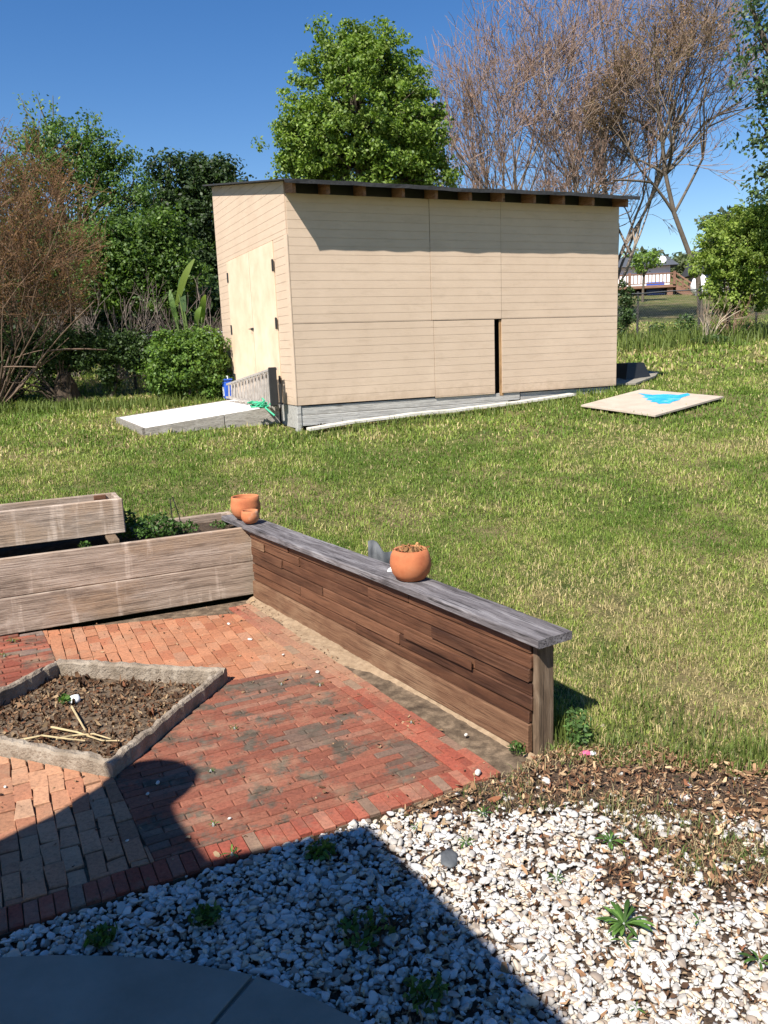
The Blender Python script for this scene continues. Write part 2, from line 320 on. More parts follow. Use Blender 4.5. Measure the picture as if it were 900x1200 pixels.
# ------------------------------------------------------------------ brick patio
def clip(poly, a, b):
    """keep the part of poly left of a->b"""
    out = []; n = len(poly); d = lambda p: (b[0] - a[0]) * (p[1] - a[1]) - (b[1] - a[1]) * (p[0] - a[0])
    for i in range(n):
        p, q = poly[i], poly[(i + 1) % n]; dp, dq = d(p), d(q)
        if dp >= 0: out.append(p)
        if dp * dq < 0: t = dp / (dp - dq); out.append((p[0] + t * (q[0] - p[0]), p[1] + t * (q[1] - p[1])))
    return out
def parea(p): return .5 * sum(p[i][0] * p[(i + 1) % len(p)][1] - p[(i + 1) % len(p)][0] * p[i][1] for i in range(len(p)))
bm = MB()
def lay(zone, org, ang, L, W, colf, bond=.5, joint=.004, zj=.002, wob=0.):
    if parea(zone) < 0: zone = zone[::-1]
    e1 = az(ang); e2 = np.array([-e1[1], e1[0]]); Z = np.array(zone); u = (Z - org) @ e1; v = (Z - org) @ e2
    for r in range(int(math.floor(v.min() / W)), int(math.ceil(v.max() / W)) + 1):
        sft = (r % 2) * bond * L + random.uniform(-.01, .01)
        for k in range(int(math.floor(u.min() / L)) - 1, int(math.ceil(u.max() / L)) + 2):
            a0 = k * L + sft; j = joint * random.uniform(.6, 1.5)
            q = [(a0 + j / 2, r * W + j / 2), (a0 + L - j / 2, r * W + j / 2), (a0 + L - j / 2, (r + 1) * W - j / 2), (a0 + j / 2, (r + 1) * W - j / 2)]
            if wob: q = [(x + random.gauss(0, wob), y + random.gauss(0, wob)) for x, y in q]
            P = [tuple(org + e1 * x + e2 * y) for x, y in q]
            for i in range(len(zone)):
                P = clip(P, zone[i], zone[(i + 1) % len(zone)])
                if len(P) < 3: break
            if len(P) < 3 or abs(parea(P)) < .00035: continue
            if parea(P) < 0: P = P[::-1]
            c = np.mean(P, 0); z = random.gauss(0, zj); ch = .0035
            tilt = np.array([random.gauss(0, .012), random.gauss(0, .012)])
            n = len(P); Pa = np.array(P); dirn = c - Pa; dirn /= np.linalg.norm(dirn, axis=1)[:, None] + 1e-9; In = Pa + dirn * ch * 1.5
            zz = lambda A, h: [(x, y, z + h + (np.array([x, y]) - c) @ tilt) for x, y in A]
            vs = zz(Pa, -.04) + zz(Pa, -.0035) + zz(In, 0)
            fs = [[i, (i + 1) % n, n + (i + 1) % n, n + i] for i in range(n)] + [[n + i, n + (i + 1) % n, 2 * n + (i + 1) % n, 2 * n + i] for i in range(n)] + [[2 * n + i for i in range(n)]]
            bm.add(vs, fs, None, colf(c))
def sand(c):      # dust washed out along the foot of the wall
    d = (c - WA) @ WN; s = (c - WA) @ WDIR; s1 = 1.75
    return float(np.clip(1.1 - d / (.22 + .30 * math.exp(-((s - s1) / .55) ** 2)), 0, 1) * np.clip((s - .35) / .5, 0, 1) * (.45 + .75 * fnoise(c[0], c[1], .12)))
SAND = np.array([.34, .235, .145])
def cf(cols, wts, grey=0., gcol=(.16, .14, .12), gs=.18, var=.12, stain=.25):
    def f(c):
        k = np.array(cols[random.choices(range(len(cols)), wts)[0]]) * (1 + random.gauss(0, var))
        if grey:
            g = fnoise(c[0] + 3, c[1] + 9, gs)
            if random.random() < np.clip((g - (.62 - .4 * grey)) * 5, 0, .9): k = k * .25 + np.array(gcol) * .75 * random.uniform(.7, 1.4)
        s = min(.7, sand(c)); return (*np.clip(k * (1 - s) + SAND * s, .01, 1), stain * (1 - s))
    return f
RED = cf([(.26, .068, .043), (.285, .088, .055), (.28, .115, .075), (.21, .13, .09)], [5, 4, 1.2, .4], 0, var=.08, stain=.3)
DARK = cf([(.215, .075, .047), (.235, .09, .056), (.19, .067, .043), (.24, .112, .074)], [4, 4, 2, 1], .14, (.11, .085, .065), gs=.26, var=.07, stain=1.)
ORNG = cf([(.35, .145, .076), (.38, .17, .092), (.33, .125, .066), (.37, .185, .11)], [4, 4, 2, 1], .0, var=.07, stain=.15)
PINK = cf([(.385, .185, .105), (.41, .215, .125), (.355, .155, .088), (.40, .235, .145)], [4, 4, 2, 1], .0, var=.08, stain=.18)
WEST = cf([(.21, .06, .038), (.24, .08, .05), (.23, .10, .065)], [4, 4, 1], .1, stain=.8)
FT, FR, FB, FL = [at_z(*q, .074)[:2] for q in ((70, 771), (266, 783), (131, 893), (-90, 850))]
edir = (BE - BC) / np.linalg.norm(BE - BC); ein = np.array([edir[1], -edir[0]])          # along the front border (leftwards) and into the patio
if ein @ (PB - BC) < 0: ein = -ein
BW = .125
wfoot = lambda s: wl(s, .012)
b0 = BC; b1 = BE2
border = [tuple(b0), tuple(b0 + ein * BW + np.array([0, 0])), tuple(b1 + ein * BW), tuple(b1)]
angE = math.degrees(math.atan2(-edir[0], -edir[1])); 
lay(border, BC, angE + 90, BW + .004, .047, RED, 0, .0028, .0012)
# right border along the wall
rs = BC + ein * BW; redge_end = np.array([-.926, 5.486]); rdir = (redge_end - rs) / np.linalg.norm(redge_end - rs); rn = np.array([-rdir[1], rdir[0]])
side = [tuple(rs), tuple(rs + rdir * 2.75), tuple(rs + rdir * 2.75 + rn * .16), tuple(rs + rn * .16)]
lay(side, rs, math.degrees(math.atan2(rdir[0], rdir[1])), .15, .053, RED, .5, .0035)
sI = lambda t: rs + rdir * t + rn * .16
# field zones
lo = lambda t: BC + ein * BW + edir * t
zE = [tuple(sI(0)), tuple(sI(1.42)), tuple(FR), tuple(FB), tuple(at_z(182, 1012)[:2] + ein * .01)]
zE[-1] = tuple(lo(((np.array(zE[-1]) - lo(0)) @ edir)))
zE[0] = tuple(lo(.16))
lay(zE, BC, angE, .19, .047, DARK, .5, .0022, .0012)
zN = [tuple(sI(1.42)), tuple(sI(2.60)), tuple(pl(-1.47, -.005)), tuple(FT), tuple(FR)]
lay(zN, PB, 64.85 - 90, .15, .072, ORNG, .5, .0035, .0018, .0025)
zS = [zE[-1], tuple(FB), tuple(FL), tuple(lo(2.6))]
zS2 = [tuple(FL), tuple(lo(2.6)), tuple(lo(4.0)), tuple(FL + [-1.6, -.4])]
lay(zS, BC + edir * .6, angE - 90, .150, .068, PINK, .5, .004, .0024, .004)
lay(zS2, BC + edir * .6, angE - 90, .150, .068, PINK, .5, .004, .0024, .004)
zW = [tuple(FT), tuple(pl(-1.47, -.005)), tuple(pl(-4.0, -.005)), tuple(FL + [-1.6, -.2]), tuple(FL)]
lay(zW, PB, 64.85, .19, .05, WEST, .5, .004, .0025)
# joints and bed of the paving: a sandy sheet just below the brick tops
P0 = [tuple(BC), tuple(wl(2.97, -.01)), tuple(pl(-4.0, .02)), tuple(b1)]
patio = bm.build('brick_patio', M['brick']); props(patio, kind='structure')
jb = MB(); jb.prism([(BC[0], BC[1], -.045), (wl(-.02, .0)[0] - .0, wl(-.02, .0)[1], -.045), (wl(2.97, -.01)[0], wl(2.97, -.01)[1], -.045), (*pl(-4.0, .02), -.045), (*b1, -.045)][::-1], (0, 0, .031))
M['joint'] = m_noise('joint_sand', [(.3, (.05, .034, .022)), (.5, (.12, .085, .055)), (.7, (.25, .18, .118))], 18, 1, .6, .01)
props(jb.build('paving_sand', M['joint']), kind='structure')
# sand washed out from under the wall: a thin uneven drift that laps over the bricks
su, sv = np.meshgrid(np.linspace(.0, 2.96, 150), np.linspace(.006, .62, 60)); sp = WA[:, None, None] + WDIR[:, None, None] * su + WN[:, None, None] * sv
reach = .035 + .24 * np.exp(-((su - 1.8) / .42) ** 2) + .10 * np.exp(-((su - 2.75) / .3) ** 2)
sz_ = -.017 + .028 * np.clip(1 - sv / reach, -.3, 1) + .018 * (fnoise(sp[0], sp[1], .16) - .5) + .008 * (vnoise(sp[0], sp[1], .025) - .5)
ii = np.arange(su.size).reshape(su.shape); M['sand'] = m_noise('washed_sand', [(.3, (.22, .15, .09)), (.7, (.37, .265, .17))], 20, 1, .7, .01)
props(mesh_np('sand_drift', np.stack([sp[0], sp[1], sz_], -1), np.stack([ii[:-1, :-1], ii[:-1, 1:], ii[1:, 1:], ii[1:, :-1]], -1).reshape(-1, 4), M['sand'], smooth=True), kind='structure')
# ------------------------------------------------------------------ concrete path (curved edge) with a joint
px_edge = [(-200, 1150), (0, 1122), (60, 1119), (130, 1120), (200, 1125), (300, 1143), (370, 1170), (428, 1200)]
ce = [at_z(*q, .012)[:2] for q in px_edge]; d = ce[-1] - ce[-2]; d /= np.linalg.norm(d)
perp = np.array([-.55, -.835])
sl = MB()
jn0, jn1 = at_z(302, 1143, .012)[:2], at_z(253, 1200, .012)[:2]; jd = (jn1 - jn0) / np.linalg.norm(jn1 - jn0)
left = ce[:5] + [ce[5] + (ce[4] - ce[5]) * .045]; right = [ce[5] + (ce[6] - ce[5]) * .02] + ce[6:] + [np.array([.35, 1.35]), np.array([.7, .6]), np.array([.8, -.2])]
lp = [(*q, -.08) for q in left] + [(*(left[-1] + jd * 1.9), -.08), (-2.4, .35, -.08)]
rp = [(*q, -.08) for q in right] + [(.6, -.9, -.08), (*(right[0] + jd * 1.9), -.08)]
sl.prism(lp[::-1], (0, 0, .092)); sl.prism(rp[::-1], (0, 0, .0915))
jj = [(*(left[-1] + (right[0] - left[-1]) * t), -.08) for t in (0, 1)]
sl.prism([(*(jn0), -.08), (*(right[0]), -.08), (*(right[0] + jd * 1.9), -.08), (*(left[-1] + jd * 1.9), -.08), (*left[-1], -.08)], (0, 0, .080))
props(sl.build('concrete_path', M['slab']), kind='structure')
PATHP = [q for q in left] + [q for q in right] + [np.array([.6, -.9]), np.array([-2.6, -.9]), np.array([-2.6, .4])]
# ------------------------------------------------------------------ stones
def ico():
    t = (1 + 5 ** .5) / 2; v = np.array([(-1, t, 0), (1, t, 0), (-1, -t, 0), (1, -t, 0), (0, -1, t), (0, 1, t), (0, -1, -t), (0, 1, -t), (t, 0, -1), (t, 0, 1), (-t, 0, -1), (-t, 0, 1)], float)
    f = [(0, 11, 5), (0, 5, 1), (0, 1, 7), (0, 7, 10), (0, 10, 11), (1, 5, 9), (5, 11, 4), (11, 10, 2), (10, 7, 6), (7, 1, 8), (3, 9, 4), (3, 4, 2), (3, 2, 6), (3, 6, 8), (3, 8, 9), (4, 9, 5), (2, 4, 11), (6, 2, 10), (8, 6, 7), (9, 8, 1)]
    v /= np.linalg.norm(v, axis=1)[:, None]; vs = list(map(tuple, v)); cache = {}; out = []
    def mid(a, b):
        k = (min(a, b), max(a, b))
        if k not in cache: m = np.array(vs[a]) + np.array(vs[b]); cache[k] = len(vs); vs.append(tuple(m / np.linalg.norm(m)))
        return cache[k]
    for a, b, c in f: x, y, z = mid(a, b), mid(b, c), mid(c, a); out += [(a, x, z), (b, y, x), (c, z, y), (x, y, z)]
    return np.array(vs), np.array(out)
IV, IF = ico()
def rotm(n):
    q = RNG.normal(size=(n, 4)); q /= np.linalg.norm(q, axis=1)[:, None]; w, x, y, z = q.T
    return np.stack([np.stack([1 - 2 * (y * y + z * z), 2 * (x * y - z * w), 2 * (x * z + y * w)], -1), np.stack([2 * (x * y + z * w), 1 - 2 * (x * x + z * z), 2 * (y * z - x * w)], -1), np.stack([2 * (x * z - y * w), 2 * (y * z + x * w), 1 - 2 * (x * x + y * y)], -1)], 1)
def stones(pos, size, col):
    n = len(pos); nv = len(IV); V = np.repeat(IV[None], n, 0)
    for _ in range(8):      # facets: flatten towards random planes
        d = RNG.normal(size=(n, 1, 3)); d /= np.linalg.norm(d, axis=2)[..., None]; h = RNG.uniform(.30, .75, (n, 1))
        dp = (V * d).sum(2); ex = np.clip(dp - h, 0, None); V = V - ex[..., None] * d
    V = V * np.stack([RNG.uniform(.8, 1.45, n), RNG.uniform(.65, 1.1, n), RNG.uniform(.4, .75, n)], -1)[:, None]
    a = RNG.normal(0, .35, n); Rz = rotm(n); th = RNG.uniform(0, 6.283, n)
    ca, sa = np.cos(th), np.sin(th); x, y, z = V[..., 0], V[..., 1], V[..., 2]
    ta = RNG.normal(0, .35, (n, 1)); y, z = y * np.cos(ta) - z * np.sin(ta), y * np.sin(ta) + z * np.cos(ta)
    V = np.stack([x * ca[:, None] - y * sa[:, None], x * sa[:, None] + y * ca[:, None], z], -1) * size[:, None, None] + pos[:, None]
    F = (IF[None] + (np.arange(n) * nv)[:, None, None]).reshape(-1, 3)
    return V.reshape(-1, 3), F, np.repeat(col, nv, 0)
def gravel_density(x, y):
    """1 = full stones, 0 = mulch/soil"""
    e = (y - 2.86) + .10 * (x - .3) + .16 * (fnoise(x + 2, y, .35) - .5)
    d = 1 - sstep(-.12, .06, e)
    for cxp, cyp, r in ((1.03, 2.62, .20), (.80, 2.42, .13), (1.25, 2.42, .15), (1.15, 2.05, .12), (1.5, 2.5, .12), (-.02, 2.2, .08), (.05, 1.85, .07)):
        d = d * (1 - .85 * np.exp(-(((x - cxp) / (1.5 * r)) ** 2 + ((y - cyp) / r) ** 2)) * (.4 + 1.2 * vnoise(x, y, .07)))
    return np.clip(d, 0, 1)
n = 100000
X = RNG.uniform(-2.3, 2.4, n); Y = RNG.uniform(.2, 3.2, n)
GP = [BE2 + [0, -.05], BE + [0, -.02], BC + [0, -.01], (.62, 3.1), (1.6, 3.0), (2.6, 2.5), (2.6, .2), (-2.3, .2)]
k = inpoly(X, Y, GP) & ~inpoly(X, Y, PATHP)
dn = gravel_density(X, Y); k &= (RNG.random(n) < np.maximum(dn * (.62 + .5 * vnoise(X, Y, .13)), .035))
off = np.array([(np.array([a, b]) - BC) @ ein for a, b in zip(X, Y)]); k &= off < -.012
X, Y = X[k], Y[k]; ns = len(X)
size = RNG.gamma(6, .0122 / 6, ns).clip(.004, .023)
Z = -.022 + RNG.uniform(0, .022, ns)
tone = RNG.random(ns)[:, None]
col = np.where(tone < .50, np.array([.55, .525, .49]), np.where(tone < .74, np.array([.43, .395, .35]), np.where(tone < .92, np.array([.56, .46, .35]), np.array([.30, .24, .19])))) * RNG.uniform(.86, 1.06, (ns, 1))
V, F, C = stones(np.stack([X, Y, Z], -1), size, col)
props(mesh_np('white_gravel', V, F, M['stone'], col=C), 'crushed white marble gravel spread between brick patio and concrete path', 'gravel', kind='stuff')
# ------------------------------------------------------------------ chips, leaves: flat curled flakes
def flakes(pos, size, col, tilt=.45, asp=(1.2, 3.2), curl=.25):
    n = len(pos); L = size; W = size / RNG.uniform(*asp, n)
    base = np.array([(-1, -.5), (0, -1), (1, -.45), (1, .45), (0, 1), (-1, .5)]) * .5
    x = base[None, :, 0] * L[:, None]; y = base[None, :, 1] * W[:, None]; z = -(base[None, :, 0] ** 2) * 4 * (RNG.normal(0, curl, (n, 1)) * L[:, None])
    for ax in (0, 1):
        t = RNG.normal(0, tilt, (n, 1)); c, s = np.cos(t), np.sin(t)
        if ax == 0: y, z = y * c - z * s, y * s + z * c
        else: x, z = x * c + z * s, -x * s + z * c
    t = RNG.uniform(0, 6.283, (n, 1)); c, s = np.cos(t), np.sin(t); x, y = x * c - y * s, x * s + y * c
    V = np.stack([x, y, z], -1) + pos[:, None]; b = np.arange(n)[:, None] * 6
    F = np.concatenate([b + np.array([0, 1, 4, 5]), b + np.array([1, 2, 3, 4])]); return V.reshape(-1, 3), F, np.repeat(col, 6, 0)
BROWN = np.array([(.10, .052, .028), (.16, .088, .048), (.24, .145, .08), (.34, .235, .135), (.06, .033, .02), (.17, .07, .036)])
def browns(n, w=None): return BROWN[RNG.choice(6, n, p=w)] * RNG.uniform(.75, 1.2, (n, 1))
n = 70000; X = RNG.uniform(-.3, 2.6, n); Y = RNG.uniform(1.2, 3.7, n)
dn = gravel_density(X, Y); k = inpoly(X, Y, BEDP) & (RNG.random(n) < np.where(dn < .6, .95 - dn, .26)) & ~inpoly(X, Y, PATHP)
k &= ((np.stack([X, Y], -1) - BC) @ ein < -.01) | (X > BC[0] + .02)
X, Y = X[k], Y[k]; ZZ = -.008 + RNG.uniform(0, .012, len(X)) + .022 * sstep(2.75, 3.15, Y + .1 * X)
ZZ = np.maximum(ZZ, np.where(inpoly(X, Y, PIT), -1, H(X, Y) + .004))
V, F, C = flakes(np.stack([X, Y, ZZ], -1), RNG.gamma(3, .0052, len(X)).clip(.005, .05), browns(len(X), [.22, .24, .20, .17, .11, .06]) * 1.25, .5, (1.4, 7.))
props(mesh_np('mulch', V, F, M['chip'], col=C), 'brown bark mulch and dead leaves strewn between lawn and white gravel', 'mulch', kind='stuff')
# ------------------------------------------------------------------ grass
def blades(X, Y, Z, hgt, wid, col, lean=.5):
    n = len(X); th = RNG.uniform(0, 6.283, n); ln = np.abs(RNG.normal(0, lean, n)).clip(0, 1.3)
    side = np.stack([np.cos(th), np.sin(th), np.zeros(n)], -1) * wid[:, None] / 2
    ph = th + math.pi / 2 + RNG.normal(0, .5, n); d = np.stack([np.cos(ph), np.sin(ph), np.zeros(n)], -1)
    up = np.array([0, 0, 1.]); B = np.stack([X, Y, Z - .004], -1)
    m = B + d * (hgt * .28 * ln)[:, None] + up * (hgt * .58 * np.cos(ln * .5))[:, None]
    t = B + d * (hgt * .95 * ln)[:, None] + up * (hgt * np.cos(ln).clip(.15, 1))[:, None]
    V = np.stack([B - side, B + side, m + side * .8, m - side * .8, t], 1); b = np.arange(n)[:, None] * 5
    # quads + tri as degenerate-free: use two meshes' faces -> triangles only
    F = np.concatenate([b + np.array([0, 1, 2]), b + np.array([0, 2, 3]), b + np.array([3, 2, 4])])
    shade = np.repeat(col[:, None], 5, 1); return V.reshape(-1, 3), F, shade.reshape(-1, 3)
NOGRASS = [PIT,
           [pl(-4.3, -.1), pl(.06, -.1), pl(.08, .78), pl(-4.3, .78)],
           [sh(-.05, -.03), sh(SLEN + .05, -.03), sh(SLEN + .05, SWID), sh(-.05, SWID)]]
RAMP = [at_z(170, 502, .84)[:2], at_z(139, 489.5, .93)[:2], sh(-.02, 3.0), sh(-.02, .72)]
PLY = [LP(681, 474.5), LP(752, 456), LP(848, 464.5), LP(768, 486.5)]
WPL = [sh(.03, -.14), sh(4.25, -.07), sh(4.27, -.22), sh(.0, -.36)]
NOGRASS += [RAMP, [q[:2] for q in PLY], WPL]
def lawn_cols(X, Y, n):
    dry = fnoise(X, Y, 1.3) * .75 + .12 + .55 * (fnoise(X + 40, Y, .38) - .5) + RNG.normal(0, .08, n)
    near = np.exp(-((Y - 3.4 - .0 * X) / .8) ** 2) * .12; dry = dry + near
    G = np.array([.125, .20, .030]); YG = np.array([.29, .345, .075]); ST = np.array([.52, .42, .21])
    t = np.clip((dry - .34) / .22, 0, 1)[:, None]; c = G * (1 - t) + YG * t
    s = (RNG.random(n) < np.clip((dry - .47) * 3., .07, .75))[:, None]
    c = np.where(s, ST * RNG.uniform(.7, 1.15, (n, 1)), c) * RNG.uniform(.7, 1.3, (n, 1)); return c, dry
GV, GFc, GC = [], [], []; off = 0
n = 20000; X = RNG.uniform(.2, 2.5, n); Y = RNG.uniform(2.2, 3.4, n); k = inpoly(X, Y, BEDP) & (gravel_density(X, Y) < .5) & (RNG.random(n) < np.clip(2.2 * (fnoise(X + 1, Y, .25) - .42), .05, 1)); X, Y = X[k], Y[k]; n = len(X)
cc_ = np.where(RNG.random((n, 1)) < .55, np.array([.40, .33, .18]), np.array([.13, .18, .045])) * RNG.uniform(.6, 1.25, (n, 1))
V, F, C = blades(X, Y, np.maximum(-.008 + .02 * sstep(2.7, 3.15, Y), np.where(inpoly(X, Y, PIT), -1, H(X, Y))), .045 * RNG.uniform(.5, 1.5, n), np.full(n, .0032), cc_, 1.0); GV.append(V); GFc.append(F + off); GC.append(C); off += len(V)
for (y0, y1, dens, hh, ww) in ((2.9, 4.6, 17000, .027, .0034), (4.6, 6.5, 8500, .031, .0047), (6.5, 9.5, 3200, .038, .0075), (9.5, 14.5, 1250, .046, .013), (14.5, 24, 300, .07, .028)):
    xw = lambda y: .62 * y + (2.0 if y < 10 else 1.2)
    n = int(dens * (y1 - y0) * 2 * xw(y1)); Y = RNG.uniform(y0, y1, n); X = RNG.uniform(-1, 1, n) * xw(y1)
    k = np.abs(X) < .60 * Y + (1.9 if y1 < 10 else 1.1)
    for p in NOGRASS: k &= ~inpoly(X, Y, p)
    X, Y = X[k], Y[k]; col, dry = lawn_cols(X, Y, len(X)); tuft = vnoise(X, Y, .09) * .6 + vnoise(X + 9, Y, .3) * .4
    den = np.clip(1.25 - .9 * np.clip(dry - .45, 0, 1) * 2, .35, 1) * np.clip(.45 + tuft, 0, 1)
    edge = sstep(2.95, 3.5, Y - .1 * vnoise(X, Y, .2) + .12 * np.abs(X - 1))     # thin out towards the mulch
    den = den * np.where((Y < 3.9) & (X > .5), .12 + .88 * edge, 1)
    k = RNG.random(len(X)) < den; X, Y, col, tuft = X[k], Y[k], col[k], tuft[k]; n = len(X)
    h = hh * RNG.gamma(6, 1 / 6, n).clip(.4, 2) * (.55 + .9 * tuft); w = ww * RNG.uniform(.7, 1.3, n)
    V, F, C = blades(X, Y, H(X, Y), h, w, col, 1.0); GV.append(V); GFc.append(F + off); GC.append(C); off += len(V)
# rank tufts: by the post, along the wall's back, right edge, in front of the hedge and round the shed
def tuft_pts(c, r, n): a = RNG.normal(0, 1, (n, 2)) * r; return c[0] + a[:, 0], c[1] + a[:, 1]
for (c, r, n, hh) in [((1.55, 3.12), (.20, .07), 700, .065), ((1.42, 3.35), (.2, .12), 400, .055), ((1.15, 3.6), (.1, .1), 200, .05), (wl(.1, -.2), (.07, .08), 200, .10), ((.98, 3.28), (.05, .03), 50, .07), ((1.3, 4.1), (.15, .1), 200, .055)] + [(wl(s, -.16), (.09, .05), 130, .09) for s in np.linspace(.3, 3.2, 9)] + \
        [(sh(s, -.06 - (.35 if s < 4.2 else 0)), (.25, .06), 160, .10) for s in np.linspace(0, 5.1, 9)] + [((x, 12.9), (.35, .2), 200, .16) for x in np.linspace(-7.5, -3.2, 10)] + \
        [((x, 18.4 + .3 * (x - 6)), (.6, .5), 260, .32) for x in np.linspace(4.5, 12, 12)]:
    X, Y = tuft_pts(c, np.array(r), n); k = np.ones(n, bool)
    for p in NOGRASS: k &= ~inpoly(X, Y, p)
    X, Y = X[k], Y[k]; n = len(X); col = np.array([.10, .15, .035]) * RNG.uniform(.7, 1.6, (n, 1)) * np.array([1.15, 1, 1])
    V, F, C = blades(X, Y, H(X, Y), hh * RNG.uniform(.6, 1.4, n), np.full(n, .004 + Y.mean() * .0008), col, .5); GV.append(V); GFc.append(F + off); GC.append(C); off += len(V)
props(mesh_np('grass', np.concatenate(GV), np.concatenate(GFc), M['grass'], col=np.concatenate(GC)), 'patchy green and straw yellow grass covering the sloping yard', 'grass', kind='stuff')
del GV, GFc, GC
# ------------------------------------------------------------------ timber wall
R = empty('timber_wall', (*WA, 0), WDIR, 'low brown plank wall with a grey ledge board between brick patio and lawn', 'garden wall')
zc = [.135, .195, .262, .322, .388, .452, .512]
cl = MB(); 
cuts = {0: [1.5], 1: [1.05, 2.2], 2: [.42, 1.9], 3: [.75, 2.45], 4: [1.35, 2.2], 5: [.95, 2.35]}
for i in range(6):
    xs_ = [.035 + random.uniform(-.01, .012)] + cuts[i] + [2.955]
    for a, b in zip(xs_[:-1], xs_[1:]):
        o_ = random.uniform(0, .009); dz_ = random.uniform(-.002, .002); cl.box((a + .002, -.012, zc[i] + .0034), (b - .002, .002 + o_ * 1.3, zc[i + 1] - .0028 + dz_), .0035, jit=.0013)
cl.box((.42, .0150, .262), (.98, .024, .305), .003, .5)      # the odd loose strip
cl.build('cladding', M['brown_wood'], R)
bp = MB().box((2.72, .011, .39), (2.93 - .0, .018, .445), .002, .95); bp.build('patch_board', M['sandy_wood'], R)
sb = MB().box((.04, -.01, .0), (2.955, .02, .132), .004, .5, jit=.001); sb.build('base_board', M['sandy_wood'], R)
MB().box((0.0, -.098, -.05), (.034, -.004, .512), .005, .4).box((.034, -.098, -.05), (.11, -.014, .51), .005).build('end_post', M['post_wood'], R)
bk = MB()
for i in range(4): bk.box((.112, -.085, .002 + i * .127), (3.35, -.066, .124 + i * .127), .003)
bk.build('back_planks', M['post_wood'], R)
for x in (1.2, 2.3, 3.2): MB().box((x, -.064, -.05), (x + .07, -.0135, .51), .003).build('stud', M['post_wood'], R)
lg = MB()
n = 60; xs_ = np.linspace(-.048, 3.42, n); sec = []
for i, x in enumerate(xs_):
    j = lambda a: random.gauss(0, a)
    warp = .006 * math.sin(x * 1.7) - .004
    sec.append([(x, .036 + j(.0008), .515 + warp), (x, .040 + j(.001), .520 + warp), (x, .039 + j(.001), .548 + warp), (x, .034, .553 + warp + j(.0005)), (x, -.05, .5535 + warp + j(.0008)), (x, -.052, .5525 + warp), (x, -.150, .553 + warp + j(.0006)), (x, -.155 + j(.001), .549 + warp), (x, -.155 + j(.001), .519 + warp), (x, -.15, .515 + warp)])
vs = [p for s_ in sec for p in s_]; m_ = 10
fs = [[i * m_ + j, (i + 1) * m_ + j, (i + 1) * m_ + (j + 1) % m_, i * m_ + (j + 1) % m_] for i in range(n - 1) for j in range(m_)] + [list(range(m_)), [(n - 1) * m_ + j for j in range(m_)][::-1]]
lg.add(vs, fs, .3); lg.build('ledge_board', M['ledge_wood'], R)
LZ = .5535
# ------------------------------------------------------------------ planters
R = empty('long_planter', (*PB, 0), PDIR, 'long raised planter of two weathered grey planks running up to the brown wall', 'planter')
x0, x1, dp = -3.4, .035, .73
def plank(mb, lo, hi, rnd=None): mb.box(lo, hi, .005, rnd, jit=.0012)
f = MB(); plank(f, (x0, 0, .008), (x1, .038, .255), .25); f.build('lower_plank', M['grey_wood'], R)
f = MB(); plank(f, (x0, .004, .259), (x1 - .004, .042, .517), .6); f.build('upper_plank', M['grey_wood'], R)
f = MB(); plank(f, (x0, dp - .04, .01), (x1, dp, .258)); plank(f, (x0, dp - .04, .262), (x1, dp, .508)); f.build('back_plank', M['grey_wood'], R)
f = MB(); plank(f, (x1 - .04, .045, .01), (x1 - .002, dp - .043, .258)); plank(f, (x1 - .04, .045, .262), (x1 - .002, dp - .043, .510)); f.build('end_plank', M['grey_wood'], R)
f = MB(); plank(f, (x0, .045, .01), (x0 + .04, dp - .043, .51)); f.build('end_plank', M['grey_wood'], R)
so = MB(); nx, ny = 60, 14; vs = []; 
for i in range(nx + 1):
    for j in range(ny + 1):
        x = x0 + .041 + (x1 - x0 - .082) * i / nx; y = .043 + (dp - .084) * j / ny; vs.append((x, y, .435 + .035 * float(fnoise(x, y, .12))))
fs = [[i * (ny + 1) + j, (i + 1) * (ny + 1) + j, (i + 1) * (ny + 1) + j + 1, i * (ny + 1) + j + 1] for i in range(nx) for j in range(ny)]
so.add(vs, fs); so.build('soil', M['soil'], R)
PL_ROOT = R
# upper box on cross boards
UB0 = pl(-.845, .25); 
R = empty('small_planter', (*UB0, .51), PDIR, 'shorter open plank box sitting on top of the long planter', 'planter')
L2, D2, h0, h1 = -2.0, .36, .028, .275
f = MB(); plank(f, (L2, 0, h0), (0, .034, h1), .75); f.build('front_plank', M['grey_wood'], R)
f = MB(); plank(f, (L2, D2 - .034, h0), (0, D2, h1 - .004), .4); f.build('back_plank', M['grey_wood'], R)
for xa in (-.036, L2 + .002):
    f = MB(); plank(f, (xa, .036, h0), (xa + .034, D2 - .036, h1 - .002)); f.build('end_plank', M['grey_wood'], R)
f = MB(); plank(f, (L2 + .036, .036, h0 + .004), (-.038, D2 - .036, h0 + .02)); f.build('bottom_board', M['post_wood'], R)
f = MB(); f.box((L2 + .038, .037, h0 + .022), (-.5, D2 - .037, h1 - .06), .02); f.build('soil', M['soil'], R)
MB().box((-.16, D2 - .052, h1 - .14), (-.075, D2 - .036, h1 - .008), .003, .9).build('corner_cleat', M['brown_wood'], R)
for xa in (-.14, -1.75): MB().box((xa, -.20, .002), (xa + .07, D2 + .10, h0 - .002), .003).build('bearer', M['post_wood'], R)
